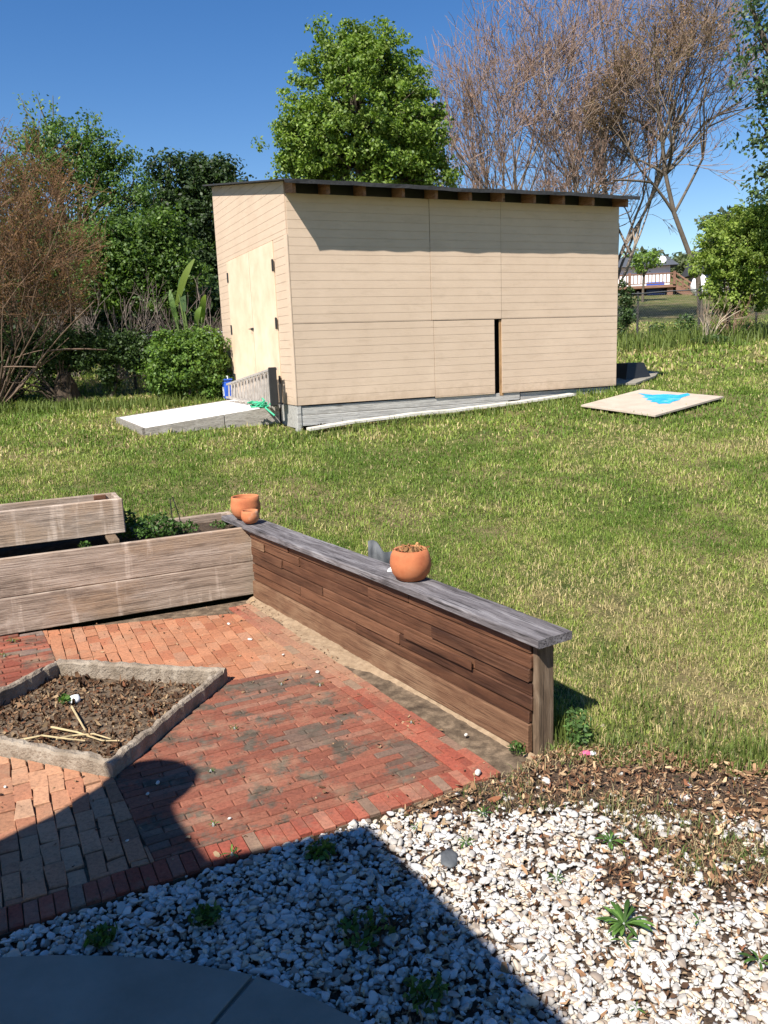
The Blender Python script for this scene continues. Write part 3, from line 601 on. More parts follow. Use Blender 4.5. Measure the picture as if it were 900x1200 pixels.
# ------------------------------------------------------------------ leaves helper (trees, shrubs, weeds)
def leaf_mesh(P, Nrm, size, asp=.55, droop=.0):
    n = len(P); Nrm = Nrm / (np.linalg.norm(Nrm, axis=1)[:, None] + 1e-9)
    t = RNG.normal(size=(n, 3)); t[:, 2] -= droop; t -= (t * Nrm).sum(1)[:, None] * Nrm; t /= np.linalg.norm(t, axis=1)[:, None] + 1e-9; s = np.cross(Nrm, t)
    a = size[:, None]; w = a * asp * .5
    V = np.stack([P - t * a * .5, P + s * w - Nrm * a * .06, P + t * a * .5 - Nrm * a * .1, P - s * w - Nrm * a * .06], 1)
    F = np.arange(n * 4).reshape(n, 4); return V.reshape(-1, 3), F
def tubes(P, rad, sides=4):
    """P (N,K,3), rad (N,K) -> verts, quads"""
    n, k, _ = P.shape; T = np.gradient(P, axis=1); T /= np.linalg.norm(T, axis=2)[..., None] + 1e-9
    up = np.where(np.abs(T[..., 2:3]) > .9, np.array([1., 0, 0]), np.array([0, 0, 1.])); a = np.cross(up, T); a /= np.linalg.norm(a, axis=2)[..., None] + 1e-9; b = np.cross(T, a)
    w = np.arange(sides) * 2 * math.pi / sides
    V = P[:, :, None] + rad[:, :, None, None] * (np.cos(w)[None, None, :, None] * a[:, :, None] + np.sin(w)[None, None, :, None] * b[:, :, None])
    base = (np.arange(n) * k * sides)[:, None, None] + (np.arange(k - 1) * sides)[None, :, None] + np.arange(sides)[None, None]
    nxt = (np.arange(n) * k * sides)[:, None, None] + (np.arange(k - 1) * sides)[None, :, None] + ((np.arange(sides) + 1) % sides)[None, None]
    F = np.stack([base, nxt, nxt + sides, base + sides], -1).reshape(-1, 4); return V.reshape(-1, 3), F
def merge(parts):
    V, F, C = [], [], []; o = 0
    for v, f_, c in parts: V.append(v); F.append(f_ + o); C.append(np.broadcast_to(c, v.shape) if np.ndim(c) == 1 else c); o += len(v)
    return np.concatenate(V), np.concatenate(F), np.concatenate(C)
def curve(a, b, k=6, sag=.15, j=.05):
    a, b = np.array(a), np.array(b); L = np.linalg.norm(b - a); t = np.linspace(0, 1, k)[:, None]; p = a + (b - a) * t
    p[:, 2] += (np.sin(t[:, 0] * math.pi)) * L * sag; p[1:-1] += RNG.normal(0, j * L / k, (k - 2, 3)); return p
def clump_leaves(ctr, nper, sig, size, cols, up=.5, out_c=None, flat=.7, droop=.3):
    n = len(ctr); P = np.repeat(ctr, nper, 0); d = RNG.normal(size=(n * nper, 3)); d /= np.linalg.norm(d, axis=1)[:, None]
    P = P + d * (RNG.random((n * nper, 1)) ** .45) * np.repeat(sig, nper)[:, None] * np.array([1, 1, flat])
    nr = RNG.normal(size=P.shape) * .75 + d * .5 + np.array([0, 0, up])
    if out_c is not None: o = P - out_c; nr += .45 * o / (np.linalg.norm(o, axis=1)[:, None] + 1e-9)
    sz = size * RNG.uniform(.6, 1.3, len(P)); V, F = leaf_mesh(P, nr, sz, .6, droop)
    cl_ = np.repeat(RNG.uniform(.78, 1.22, (n, 1)), nper, 0); c = cols[RNG.choice(len(cols), len(P))] * cl_ * RNG.uniform(.8, 1.2, (len(P), 1)); return V, F, np.repeat(c, 4, 0)
def lobe_world(px, py, rx, ry, Y, dy=0.):
    c = at_y(px, py, Y + dy); s = np.linalg.norm(c - O) / FPX; return c, np.array([rx * s, (rx + ry) * .5 * s * .8, ry * s])
def leafy_tree(name, base, Y, lobes, leaf, ncl, nper, sig, cols, label, cat='tree', group=None, trunk_r=.14, bark=(.12, .095, .07), up=.5, shell=.45, top=None, droop=.3, limbs=True, fork=.35):
    """base: pixel of the foot (or None -> straight below the first lobe); lobes: pixel ellipses at depth Y"""
    if base is None: c0, _ = lobe_world(*lobes[0][:4], Y); bx, by = c0[0], c0[1]
    else: q = at_y(base[0], base[1], Y); bx, by = q[0], q[1]
    b3 = np.array([bx, by, float(H(bx, by)) - .05]); R = empty(name, b3, (1, 0), label, cat, group)
    LW = [lobe_world(*l[:4], Y, l[4] if len(l) > 4 else 0) for l in lobes]; vol = np.array([np.prod(r) ** (2 / 3) for _, r in LW]); share = np.maximum(3, (ncl * vol / vol.sum()).astype(int))
    parts, lv = [], []; cc = np.mean([c for c, _ in LW], 0); zmin = min(c[2] - r[2] for c, r in LW); fk = np.array([bx, by, b3[2] + max(.3, (zmin - b3[2]) * .8 + fork * (cc[2] - zmin))]); fk[:2] += (cc[:2] - fk[:2]) * .35
    tp = curve(b3, fk, 7, 0, .06); parts.append((*tubes(tp[None], np.linspace(trunk_r * 1.25, trunk_r * .75, 7)[None], 8), np.array(bark)))
    for (c, r), m in zip(LW, share):
        d = RNG.normal(size=(m, 3)); d /= np.linalg.norm(d, axis=1)[:, None]; P = c + d * r * (shell + (1 - shell) * RNG.random((m, 1)) ** .6) * RNG.normal(.97, .13, (m, 1))
        P[:, 2] = np.maximum(P[:, 2], H(P[:, 0], P[:, 1]) + .1)
        lv.append(clump_leaves(P, nper, sig * RNG.uniform(.6, 1.35, m), leaf, cols, up, c, droop=droop))
        if limbs:
            lp = curve(fk, c, 6, .06, .08); parts.append((*tubes(lp[None], np.linspace(trunk_r * .6, trunk_r * .18, 6)[None], 6), np.array(bark)))
            for q in P[::3]: s_ = lp[RNG.integers(2, 6)]; parts.append((*tubes(curve(s_, q, 4, .05, .08)[None], np.linspace(trunk_r * .16, .008, 4)[None], 3), np.array(bark)))
    inv = -b3
    V, F, C = merge(parts); mesh_np('trunk', V + inv, F, M['bark'], R, C)
    V, F, C = merge(lv); mesh_np('crown', V + inv, F, M['leaf'], R, C); return R
def bare_tree(name, base3, stems, gens, L0, ratio, r0, kids, env, label, cat='tree', group=None, spread=.45, upb=.25, twigcol=(.27, .155, .115), barkcol=(.27, .22, .18), specks=0, speckcol=None, specksize=.05, sides=4, tilt=.3, rmin=.006, grav=0., init=None, lead=None, cap=14000):
    base3 = np.array(base3, float); R = empty(name, base3, (1, 0), label, cat, group)
    a = np.linspace(0, 6.283, stems, endpoint=False) + RNG.uniform(0, .8, stems); t = RNG.uniform(.25, 1., stems) * tilt
    D = np.stack([np.cos(a) * np.sin(t), np.sin(a) * np.sin(t), np.cos(t)], -1); Pt = base3 + np.stack([np.cos(a), np.sin(a), np.zeros(stems)], -1) * r0 * 1.2; Ln = L0 * RNG.uniform(.7, 1.2, stems); rd = r0 * RNG.uniform(.6, 1.1, stems)
    parts, big, tips = [], [], []
    if init is not None: Pt, D = init; Ln = L0 * RNG.uniform(.7, 1.25, len(Pt)); rd = r0 * RNG.uniform(.6, 1.1, len(Pt))
    for path, ra, rb in (lead or []): vv, ff = tubes(np.array(path)[None], np.linspace(ra, rb, len(path))[None], 8); big.append((vv, ff, np.broadcast_to(np.array(barkcol), vv.shape)))
    for g in range(gens):
        n = len(Pt); K = 4; ts = np.linspace(0, 1, K)[None, :, None]; bend = RNG.normal(0, .16, (n, 1, 3)); bend[..., 2] += .10 - grav * (g / gens)
        P = Pt[:, None] + D[:, None] * Ln[:, None, None] * ts + bend * Ln[:, None, None] * ts ** 2
        r = rd[:, None] * (1 - .38 * ts[..., 0]); w = g / max(1, gens - 1); c = np.array(barkcol) * (1 - w ** 1.3) + np.array(twigcol) * w ** 1.3
        vv, ff = tubes(P, r, sides if g < 3 else 3); cc = np.repeat(c[None] * RNG.uniform(.8, 1.2, (n, 1)), len(vv) // n, 0); (big if g < 3 else parts).append((vv, ff, cc))
        end = P[:, -1]; dd = P[:, -1] - P[:, -2]; dd /= np.linalg.norm(dd, axis=1)[:, None]
        if g >= gens - 2: tips.append(end); tips.append(P[:, 2])
        k = RNG.poisson(kids - 1.6, n) + 1; k = np.clip(k, 1, 4); k = np.where(k < 2, RNG.integers(1, 3, n), k); idx = np.repeat(np.arange(n), k)
        nd = dd[idx] + RNG.normal(0, spread, (len(idx), 3)) + np.array([0, 0, upb]); nd /= np.linalg.norm(nd, axis=1)[:, None]
        frac = np.where(RNG.random(len(idx)) < .35, RNG.uniform(.45, .95, len(idx)), 1.); lo_ = np.minimum((frac * (K - 1)).astype(int), K - 2); fr = frac * (K - 1) - lo_
        Pt = P[idx, lo_] * (1 - fr)[:, None] + P[idx, lo_ + 1] * fr[:, None]; D = nd; Ln = Ln[idx] * ratio * RNG.uniform(.65, 1.25, len(idx)); rd = np.maximum(rd[idx] * .62 * RNG.uniform(.75, 1.1, len(idx)), rmin)
        if env is not None:
            ec, er = env; q = ((Pt + D * Ln[:, None] * .7 - ec) / er); ok = ((q ** 2).sum(1) < RNG.uniform(.8, 1.15, len(Pt))) | (g < 1); Pt, D, Ln, rd = Pt[ok], D[ok], Ln[ok], rd[ok]
            if len(Pt) == 0: break
        if len(Pt) > cap: s_ = RNG.choice(len(Pt), cap, replace=False); Pt, D, Ln, rd = Pt[s_], D[s_], Ln[s_], rd[s_]
    if gens <= 4: big = big + parts; parts = []
    V, F, C = merge(big); mesh_np('branches' if gens <= 4 else 'trunk', V - base3, F, M['bark'], R, C)
    if parts: V, F, C = merge(parts); mesh_np('twigs', V - base3, F, M['bark'], R, C)
    if specks:
        T = np.concatenate(tips); T = T[RNG.choice(len(T), min(specks, len(T)), replace=len(T) < specks)]; T = T + RNG.normal(0, specksize * .8, T.shape)
        V, F = leaf_mesh(T, RNG.normal(size=T.shape) + np.array([0, 0, .4]), specksize * RNG.uniform(.6, 1.4, len(T)), .55); c = np.array(speckcol)[RNG.choice(len(speckcol), len(T))] * RNG.uniform(.75, 1.25, (len(T), 1))
        mesh_np('buds', V - base3, F, M['leaf'], R, np.repeat(c, 4, 0))
    return R
exec_parts = True
GREENS = np.array([(.055, .115, .022), (.075, .15, .03), (.10, .18, .04), (.045, .09, .02)])
# ------------------------------------------------------------------ plants in the planter
def bushy(name, loc, r, h, n, leaf, cols, label, cat='plant', group=None, stems=8, parent_z=True):
    loc = np.array(loc, float); R = empty(name, loc, (1, 0), label, cat, group); d = RNG.normal(size=(n, 3)); d /= np.linalg.norm(d, axis=1)[:, None]
    P = d * (RNG.random((n, 1)) ** .4) * np.array([r, r, h * .5]) + np.array([0, 0, h * .5]); P[:, 2] = np.maximum(P[:, 2], .01)
    V, F = leaf_mesh(P, RNG.normal(size=P.shape) * .8 + np.array([0, 0, .6]), leaf * RNG.uniform(.6, 1.4, n), .6, .2); c = cols[RNG.choice(len(cols), n)] * RNG.uniform(.75, 1.25, (n, 1))
    mesh_np('leaves', V, F, M['leaf'], R, np.repeat(c, 4, 0))
    ps = [(*tubes(curve((0, 0, -.02), P[RNG.integers(n)], 4, .1, .1)[None], np.full((1, 4), max(.0015, r * .012)), 4), np.array((.12, .13, .05))) for _ in range(stems)]
    V, F, C = merge(ps); mesh_np('stems', V, F, M['bark'], R, C); return R
def in_pl(s, b, z=.46): return (*pl(s, b), z)
bushy('leafy_plant', in_pl(-.62, .33, .44), .17, .20, 700, .032, GREENS, 'dense bright green leafy plant in the long planter beside the small box', group=None)
bushy('leafy_plant', in_pl(-.80, .46, .44), .10, .22, 260, .032, GREENS, 'dark leafy sprig in the shade of the small planter end')
bushy('leafy_plant', in_pl(-.40, .36, .45), .10, .10, 200, .024, GREENS, 'low green seedlings round the foot of the two thin stakes')
bushy('leafy_plant', in_pl(-.12, .40, .45), .09, .06, 120, .02, GREENS, 'few tiny seedlings in bare soil near the right end of the long planter')
bushy('leafy_plant', in_pl(-1.14, .10, .45), .045, .10, 70, .026, GREENS, 'small green sprig poking up in the dark gap under the small planter')
u = UB0 + PDIR * -1.62 + PBK * .18; bushy('leafy_plant', (*u, .51 + .20), .15, .13, 420, .03, GREENS, 'green plant growing in the small upper planter at left edge')
u = UB0 + PDIR * -1.36 + PBK * .20; bushy('leafy_plant', (*u, .51 + .20), .08, .07, 120, .03, GREENS, 'small dark seedlings inside the small upper planter')
for s, b, tl, lb in ((-.47, .42, .02, 'taller left one of two thin dark stakes in the long planter'), (-.41, .45, -.015, 'right one of two thin dark stakes in the long planter')):
    q = in_pl(s, b, .42); props(MB().tube([(0, 0, 0), (-.012, 0, .15), (-.035 + tl, 0, .30)], .004, 5).build('plant_stake', M['dark'], mw=Matrix.Translation(q)), lb, 'stake')
# ------------------------------------------------------------------ pots on the ledge
def pot(name, loc, r, h, label, wob=.01, plantish=True, open_r=.8):
    R = empty(name, loc, (1, 0), label, 'flower pot', 'terracotta pots on the ledge')
    prof = [(.52 * r, 0), (.70 * r, .06 * h), (.90 * r, .25 * h), (.99 * r, .48 * h), (.985 * r, .62 * h), (.93 * r, .82 * h), (open_r * r, 1. * h), ((open_r - .06) * r, 1.005 * h), ((open_r - .10) * r, .96 * h), ((open_r - .02) * r, .75 * h), (.5 * r, .70 * h)]
    MB().lathe(prof, n=40, wob=wob).build('bowl', M['terra'], R, smooth=True)
    MB().lathe([(.80 * r, .70 * h), (.79 * r, .80 * h), (.5 * r, .86 * h), (.1 * r, .84 * h)], n=24, wob=.05).build('soil', M['soil'], R, smooth=True); return R
def onledge(px, py):
    p = at_z(px, py, LZ); return np.array([p[0], p[1], LZ])
p2 = onledge(482, 680) + np.array([0, .02, 0]); PR = pot('clay_bowl', p2, .110, .165, 'round terracotta bowl pot with dry brown sprigs on the middle of the grey ledge')
X = RNG.normal(.01, .028, 160); Y_ = RNG.normal(0, .026, 160); V, F, C = flakes(np.stack([X, Y_, .142 + RNG.uniform(0, .035, 160)], -1), RNG.uniform(.012, .035, 160), np.array((.30, .16, .07)) * RNG.uniform(.5, 1.5, (160, 1)), 1.0)
mesh_np('dry_plant', V, F, M['chip'], PR, C)
w3 = wl(3.17, -.06); pot('clay_bowl', (*w3, LZ), .112, .165, 'larger terracotta bowl at the far end of the ledge with smaller cup before it', open_r=.9)
w3 = wl(2.985, -.012); pot('clay_cup', (*w3, LZ), .066, .092, 'small terracotta cup in front of the larger bowl at the far end', open_r=.88)
# paper scrap by the pot, grey sheet behind the wall
q = onledge(459, 669); props(MB().add([(-.025, -.015, 0), (.03, -.01, .002), (.025, .012, .012), (0, .02, .02), (-.02, .012, .006)], [[0, 1, 2, 3, 4]]).prism([(-.02, -.01, .003), (.02, -.008, .005), (.0, .012, .02)], (.001, -.001, .003)).build('paper_scrap', M['white'], mw=Matrix.Translation(q)), 'small white paper scrap on the ledge beside the dry terracotta bowl', 'litter')
g = at_y(447, 640, float(wl(1.62, -.27)[1])); zt_s = g[2] + .015; gz_ = float(H(g[0], g[1])); sm = []; nn = 13
for i in range(nn):
    for j in range(8):
        a, b_ = i / (nn - 1), j / 7; sm.append(((a - .5) * .16, .03 * math.sin(a * 9) * b_ + .05 * (b_ - .5), gz_ + b_ * (zt_s - gz_) * (1 + .04 * math.sin(a * 6 + .6) - .13 * a)))
fs = [[i * 8 + j, (i + 1) * 8 + j, (i + 1) * 8 + j + 1, i * 8 + j + 1] for i in range(nn - 1) for j in range(7)]
o = MB().add(sm, fs).build('crumpled_sheet', M['tarp'], mw=Matrix.Translation((g[0], g[1], .0)) @ Matrix.Rotation(math.radians(-8), 4, 'Z'), smooth=True); sd = o.modifiers.new('s', 'SOLIDIFY'); sd.thickness = .008
props(o, 'crumpled dark grey landscape sheet standing behind the ledge near the bowl', 'plastic sheet')
# ------------------------------------------------------------------ diamond bed on the patio
R = empty('bed_border', ((FT[0] + FB[0]) / 2, (FT[1] + FB[1]) / 2, 0), (1, 0), 'rough diamond shaped kerb of weathered concrete around a mulch bed', 'garden bed')
rc = np.array([(FT[0] + FB[0]) / 2, (FT[1] + FB[1]) / 2]); CR = [FT, FR, FB, FL]
cen = (FR + FB + FT + FL) / 4
def rail(a, b, wa, wb, h, z0=-.03):
    a, b = np.array(a), np.array(b); d = (b - a); L = np.linalg.norm(d); d = d / L; nI = np.array([-d[1], d[0]])
    if nI @ (cen - a) < 0: nI = -nI
    n = max(8, int(L / .025)); sec = []
    for i in range(n + 1):
        t = i / n; w = wa + (wb - wa) * t; a_ = t * L; p = a + d * a_; rough = lambda k: random.gauss(0, k)
        ia = min(1., max(0, a_ / max(w, .01))) ; ib = min(1., max(0, (L - a_) / max(w, .01)))
        e = w + rough(.004) + .008 * (vnoise(a_, w, .12) - .5); hh = h + .018 * (fnoise(a_, h * 9, .15) - .5) + rough(.002)
        o0 = p + nI * (rough(.003) + .006 * (vnoise(a_ + 5, 2, .1) - .5)); o1 = p + nI * e
        sec.append([(*o0, z0), (*(o0 + nI * .002), hh - .012), (*(o0 + nI * .010), hh), (*(p + nI * w * .5), hh + .002 + rough(.0025)), (*(o1 - nI * .008), hh - .001 + rough(.002)), (*o1, hh - .012), (*o1, z0)])
    m = 7; vs = [(x - rc[0], y - rc[1], z) for s_ in sec for x, y, z in s_]
    fs = [[i * m + j, (i + 1) * m + j, (i + 1) * m + (j + 1) % m, i * m + (j + 1) % m] for i in range(n) for j in range(m)] + [list(range(m)), [n * m + j for j in range(m)][::-1]]
    MB().add(vs, fs).build('kerb', M['conc'], R)
HF = .075
rail(FT + (FR - FT) * .0, FR, .055, .035, HF); rail(FB, FR + (FB - FR) * .03, .045, .04, HF - .004); rail(FB + (FL - FB) * .02, FL, .05, .05, HF - .006); rail(FT + (FL - FT) * .03, FL, .04, .04, HF - .002)
BIN = [tuple(c + (cen - c) * .05) for c in CR]
gx, gy = np.meshgrid(np.linspace(-3, -.8, 60), np.linspace(3.1, 4.8, 46)); gzb = -.048 + .02 * fnoise(gx, gy, .2); ii = np.arange(gx.size).reshape(gx.shape); gf = np.stack([ii[:-1, :-1], ii[:-1, 1:], ii[1:, 1:], ii[1:, :-1]], -1).reshape(-1, 4)
kp = inpoly(gx[:-1, :-1].ravel() + .018, gy[:-1, :-1].ravel() + .018, BIN)
props(mesh_np('bed_earth', np.stack([gx, gy, gzb], -1), gf[kp], soil_mat(.55), smooth=True), kind='structure')
n = 34000; X = RNG.uniform(-3, -.8, n); Y = RNG.uniform(3.2, 4.75, n); k = inpoly(X, Y, BIN); X, Y = X[k], Y[k]
V, F, C = flakes(np.stack([X, Y, -.04 + .02 * fnoise(X, Y, .2) + RNG.uniform(0, .024, len(X))], -1), RNG.gamma(4, .0052, len(X)).clip(.006, .05), browns(len(X), [.24, .24, .17, .12, .17, .06]) * .85, .5, (1.2, 4.5), .5)
props(mesh_np('leaf_litter', V, F, M['chip'], col=C), 'dry brown leaves and bark mulch filling the diamond kerb bed', 'leaf litter', kind='stuff')
def gpt(px, py, z=0.): p = at_z(px, py, z); return np.array([p[0], p[1], z])
q = gpt(87, 820, .0); v = IV * np.array([.034, .030, .028]) * (1 + RNG.normal(0, .07, (len(IV), 1)))
props(mesh_np('crumpled_plastic', v, IF, M['white'], mw=Matrix.Translation(q)), 'crumpled white plastic ball lying in the mulch bed', 'litter')
bushy('weed', gpt(76, 826, -.02), .035, .06, 40, .03, GREENS * 1.5, 'pale green sprig beside the white plastic ball in the mulch bed', 'weed')
for (pts, lb) in (([(60, 852), (90, 858), (120, 868), (140, 868)], 'longest pale dead stem lying across the mulch bed'), ([(66, 866), (85, 862), (110, 860), (130, 866)], 'dead stem lying beneath the longest one in the mulch bed'), ([(84, 828), (92, 842), (100, 856)], 'short upright dead stem leaning below the white plastic ball'), ([(20, 868), (50, 862), (80, 866), (100, 868)], 'thin dead stem near the front kerb of the mulch bed')):
    P = [gpt(*p_, .0 + random.uniform(0, .015)) for p_ in pts]; c0 = P[0]; props(MB().tube([p_ - c0 for p_ in P], [.006, .005, .004, .003][:len(P)], 6, col=(.46, .36, .20)).build('fallen_twig', M['bark'], mw=Matrix.Translation(c0)), lb, 'stem')
# ------------------------------------------------------------------ weeds, litter on bricks and gravel
def rosette(name, px, py, n, L, label, z=0., cols=GREENS, group=None, up=.35, cat='weed'):
    q = gpt(px, py, z); vs = MB()
    R = empty(name, q, (1, 0), label, cat, group); V, C = [], []; FF = []
    for i in range(n):
        a = 6.283 * i / n + random.gauss(0, .25); l = L * random.uniform(.55, 1.1); e = up * random.uniform(.4, 1.7); w = l * random.uniform(.055, .105); d = np.array([math.cos(a), math.sin(a), 0]); s = np.array([-d[1], d[0], 0]); b = len(V); c = cols[random.randrange(len(cols))] * random.uniform(.8, 1.3)
        ts = [0, .3, .6, .85, 1]; ws = [.25, .6, 1, .7, .05]
        for t, wk in zip(ts, ws):
            p = d * l * t + np.array([0, 0, .008 + l * e * (t - .75 * t * t)]); 
            V += [p - s * w * wk + [0, 0, w * wk * .3], p, p + s * w * wk + [0, 0, w * wk * .3]]; C += [c, c * 1.25, c]
        for k_ in range(4):
            o_ = b + 3 * k_; FF += [(o_, o_ + 1, o_ + 4, o_ + 3), (o_ + 1, o_ + 2, o_ + 5, o_ + 4)]
    mesh_np('leaves', np.array(V), np.array(FF), M['leaf'], R, np.array(C)); 
    MB().lathe([(.004, -.01), (.006, .006), (.002, .014)], n=8).build('crown_base', M['leaf'], R); return R
GR = 'weeds in the white gravel'
rosette('dandelion', 731, 1086, 36, .085, 'large dandelion rosette of narrow green leaves on the white gravel', .0, GREENS * 1.15, GR, .6)
rosette('weed', 733, 1105, 6, .05, 'small leaf tuft just below the large dandelion rosette', .0, GREENS, GR)
for px, py, n_, L_, lb in ((546, 990, 9, .05, 'upright yellowish weed in the gravel just right of the flat dark stone'), (566, 956, 12, .05, 'bushy green weed at the gravel edge below the red brick corner'), (652, 1032, 9, .04, 'small bright weed in the middle of the white gravel'), (488, 972, 8, .035, 'little weed between the gravel and the red brick border'), (715, 988, 16, .055, 'flat spreading weed on the brown patch right of the gravel'), (745, 1185, 5, .03, 'lowest small two leaved weed in the gravel by the bottom edge'), (890, 1130, 10, .06, 'dark weed on bare soil at the right edge of the gravel'), (820, 1083, 3, .035, 'single fallen green leaf sprig right of the dandelion')):
    rosette('weed', px, py, n_, L_, lb, .0, GREENS * 1.1, GR, .6)
for px, py, r_, lb in ((430, 1095, .09, 'dark broad leaved weed growing in the shaded gravel'), (375, 1003, .06, 'low weed patch in shaded gravel close to the brick border'), (120, 1105, .05, 'dark weed between shaded gravel and concrete path at left'), (500, 1170, .07, 'weed in the shaded gravel nearest the bottom edge'), (240, 1080, .05, 'dark weed in the shaded gravel left of centre')):
    bushy('weed', gpt(px, py, -.005), r_, .05, 90, .028, GREENS * .9, lb, 'weed', GR, 4)
BR = 'weeds between the bricks'
for px, py, n_, L_, lb in ((272, 1003, 8, .05, 'pale flowering weed growing out of the red brick border'), (275, 855, 9, .03, 'small weed in the brick joints right of the diamond bed'), (250, 968, 7, .03, 'little pale weed in bricks just above the front border'), (247, 905, 6, .025, 'tiny sprig in bricks beside the shadow head'), (375, 804, 8, .03, 'small weed on the dusty bricks near the wall foot'), (330, 803, 7, .03, 'tiny weed on dusty bricks left of another one'), (15, 752, 14, .05, 'low green weed against the long planter at left edge'), (5, 770, 9, .04, 'small weed at the left edge of the dark bricks'), (178, 868, 8, .04, 'yellow green weed under the right kerb of the diamond bed'), (482, 848, 7, .03, 'small weed near the red border below the wall'), (440, 768, 9, .04, 'dry sprig at the foot of the plank wall')):
    rosette('weed', px, py, n_, L_, lb, .0, GREENS * (1.5 if 'pale' in lb or 'yellow' in lb else 1.05), BR, .6)
bushy('weed', gpt(607, 882, 0), .05, .05, 90, .018, GREENS, 'low weed clump at the foot of the wall post', 'weed')
q = np.array([*wl(-.05, -.19), 0.]); bushy('weed', q, .06, .20, 200, .026, GREENS * 1.3 + .02, 'tall leafy weed in the shadow behind the wall post', 'weed')
def bit(name, px, py, sz, mat, lb, cat='litter', z=.004, flat=.35, g_=None):
    q = gpt(px, py, z); v = IV * np.array([sz, sz * .62, sz * flat]) * (1 + RNG.normal(0, .09, (len(IV), 1)))
    return props(mesh_np(name, v, IF, mat, mw=Matrix.Translation(q) @ Matrix.Rotation(random.uniform(0, 3), 4, 'Z')), lb, cat, g_)
LB = 'small white bits on the bricks'
for px, py, s_, lb in ((268, 731, .022, 'white pebble on orange bricks before the long planter'), (293, 749, .03, 'thin white stick on the orange bricks'), (372, 787, .028, 'flat white chip on the dusty bricks'), (237, 812, .018, 'white pebble by the right kerb of the diamond bed'), (162, 877, .02, 'white pebble under the near end of the right kerb'), (185, 917, .018, 'upper pale chip within the dark head shadow'), (173, 930, .014, 'lower pale chip within the dark head shadow'), (269, 959, .012, 'tiny white chip above the red front border'), (6, 922, .013, 'white chip on pale bricks at left edge'), (149, 985, .01, 'tiny white speck on shaded pale bricks'), (332, 767, .014, 'grey pebble on dusty bricks at the zone corner'), (546, 861, .016, 'white pebble beside the red right border'), (97, 897, .014, 'white pebble on pale bricks under the front kerb')):
    bit('pebble' if 'stick' not in lb else 'white_stick', px, py, s_ * .72, M['pebble'], lb, 'debris', .006, .18 if 'stick' in lb or 'flat' in lb else .5, LB)
R = empty('candy_wrapper', gpt(686, 883, .02), (1, .3), 'crumpled pink and white wrapper on mulch right of the post', 'litter')
v = IV * np.array([.028, .018, .012]) * (1 + RNG.normal(0, .12, (len(IV), 1))); mesh_np('pink_half', v, IF, M['pink'], R); mesh_np('white_half', v * .8 + np.array([.026, -.006, -.002]), IF, M['white'], R)
o = bit('flat_stone', 526, 1006, .055, M['tarp'], 'flat dark grey stone among the white gravel', 'stone', -.0, .22)
for px, py, s_, lb in ((640, 915, .022, 'white stone lying alone on brown mulch'), (560, 905, .02, 'white stone beside the red brick corner'), (706, 852, .022, 'brown pebble in thin grass behind the post')):
    bit('loose_stone', px, py, s_, M['pebble'] if 'white' in lb else M['board'], lb, 'stone', .012, .6)
# drifting crumbs and dry leaf bits on the bricks
n = 9000; X = RNG.uniform(-2.4, .6, n); Y = RNG.uniform(2.3, 5.8, n); k = inpoly(X, Y, [tuple(BC), tuple(wl(2.9, .02)), tuple(pl(-3, -.02)), tuple(BE2)]) & ~inpoly(X, Y, CR)
dW = (np.stack([X, Y], -1) - WA) @ WN; dP = -((np.stack([X, Y], -1) - PB) @ PBK); k &= RNG.random(n) < .10 + .8 * np.exp(-dW / .16) + .6 * np.exp(-dP / .12); X, Y = X[k], Y[k]
V, F, C = flakes(np.stack([X, Y, np.full(len(X), .005)], -1), RNG.gamma(3, .004, len(X)).clip(.004, .03), browns(len(X), [.2, .2, .2, .25, .1, .05]), .3)
props(mesh_np('leaf_crumbs', V, F, M['chip'], col=C), 'dry leaf crumbs and wood bits scattered over the brick patio', 'debris', kind='stuff')
# ------------------------------------------------------------------ shed
R = empty('garden_shed', (*SA, SZ), SDIR, 'tan panelled garden shed with pale double doors and dark sloping roof', 'shed'); TOP = STOP - SZ
SEAM = 2.10 - SZ
def strip_panel(mb, u0, u1, z0, z1, to3, thick, gro=.1036, rnd=None, topline=None, gap=.0035, phase=0.):
    """courses of lap-scored siding; to3(u, z) -> local point of the front face; thick: vector to the back"""
    rnd = random.random() if rnd is None else rnd; z = phase + math.floor((z0 - phase) / gro) * gro
    while z < z1 - .002:
        a, b = max(z0, z + gap / 2), min(z1, z + gro - gap / 2); z += gro
        if b - a < .006: continue
        poly = [(u0, a), (u1, a), (u1, b), (u0, b)]
        if topline: poly = clip(poly, (u1, topline(u1)), (u0, topline(u0)))
        if len(poly) < 3: continue
        P = [to3(*q) for q in poly]; mb.prism(P, thick, rnd + random.uniform(-.04, .04))
def fr(y): return lambda u, z: (u, y, z)
def panel(name, u0, u1, z0, z1, y, **k):
    mb = MB(); strip_panel(mb, u0 + .003, u1 - .003, z0, z1, fr(y), (0, .012, 0), **k); mb.box((u0 + .004, y + .005, z0 + .002), (u1 - .004, y + .016, z1 - .002), .001, .02); return mb.build(name, M['siding'], R)
GAP0, GAP1 = 2.965, 3.085
panel('siding_panel', 0, 1.975, SEAM + .003, TOP, -.016); panel('siding_panel', 1.975, 3.083, SEAM + .004, TOP, -.021); panel('siding_panel', 3.083, SLEN, SEAM + .004, TOP, -.0165)
panel('siding_panel', 0, 2.0, 0, SEAM - .003, -.016); panel('siding_panel', 2.0, GAP0, -.015, SEAM - .006, -.019); panel('siding_panel', GAP1, SLEN, -.012, SEAM - .003, -.017)
f = MB(); f.box((GAP1 - .03, .001, -.05), (GAP1 + .035, .012, SEAM - .01), .001); f.build('raw_stud', M['osb'], R)
f = MB(); f.box((0.01, .22, -.05), (SLEN - .01, .24, TOP - .1), .001); f.build('shade_lining', M['dark'], R)  # black sheet stands in for the shade of the shed interior
slopeT = lambda y: TOP + RSL * y
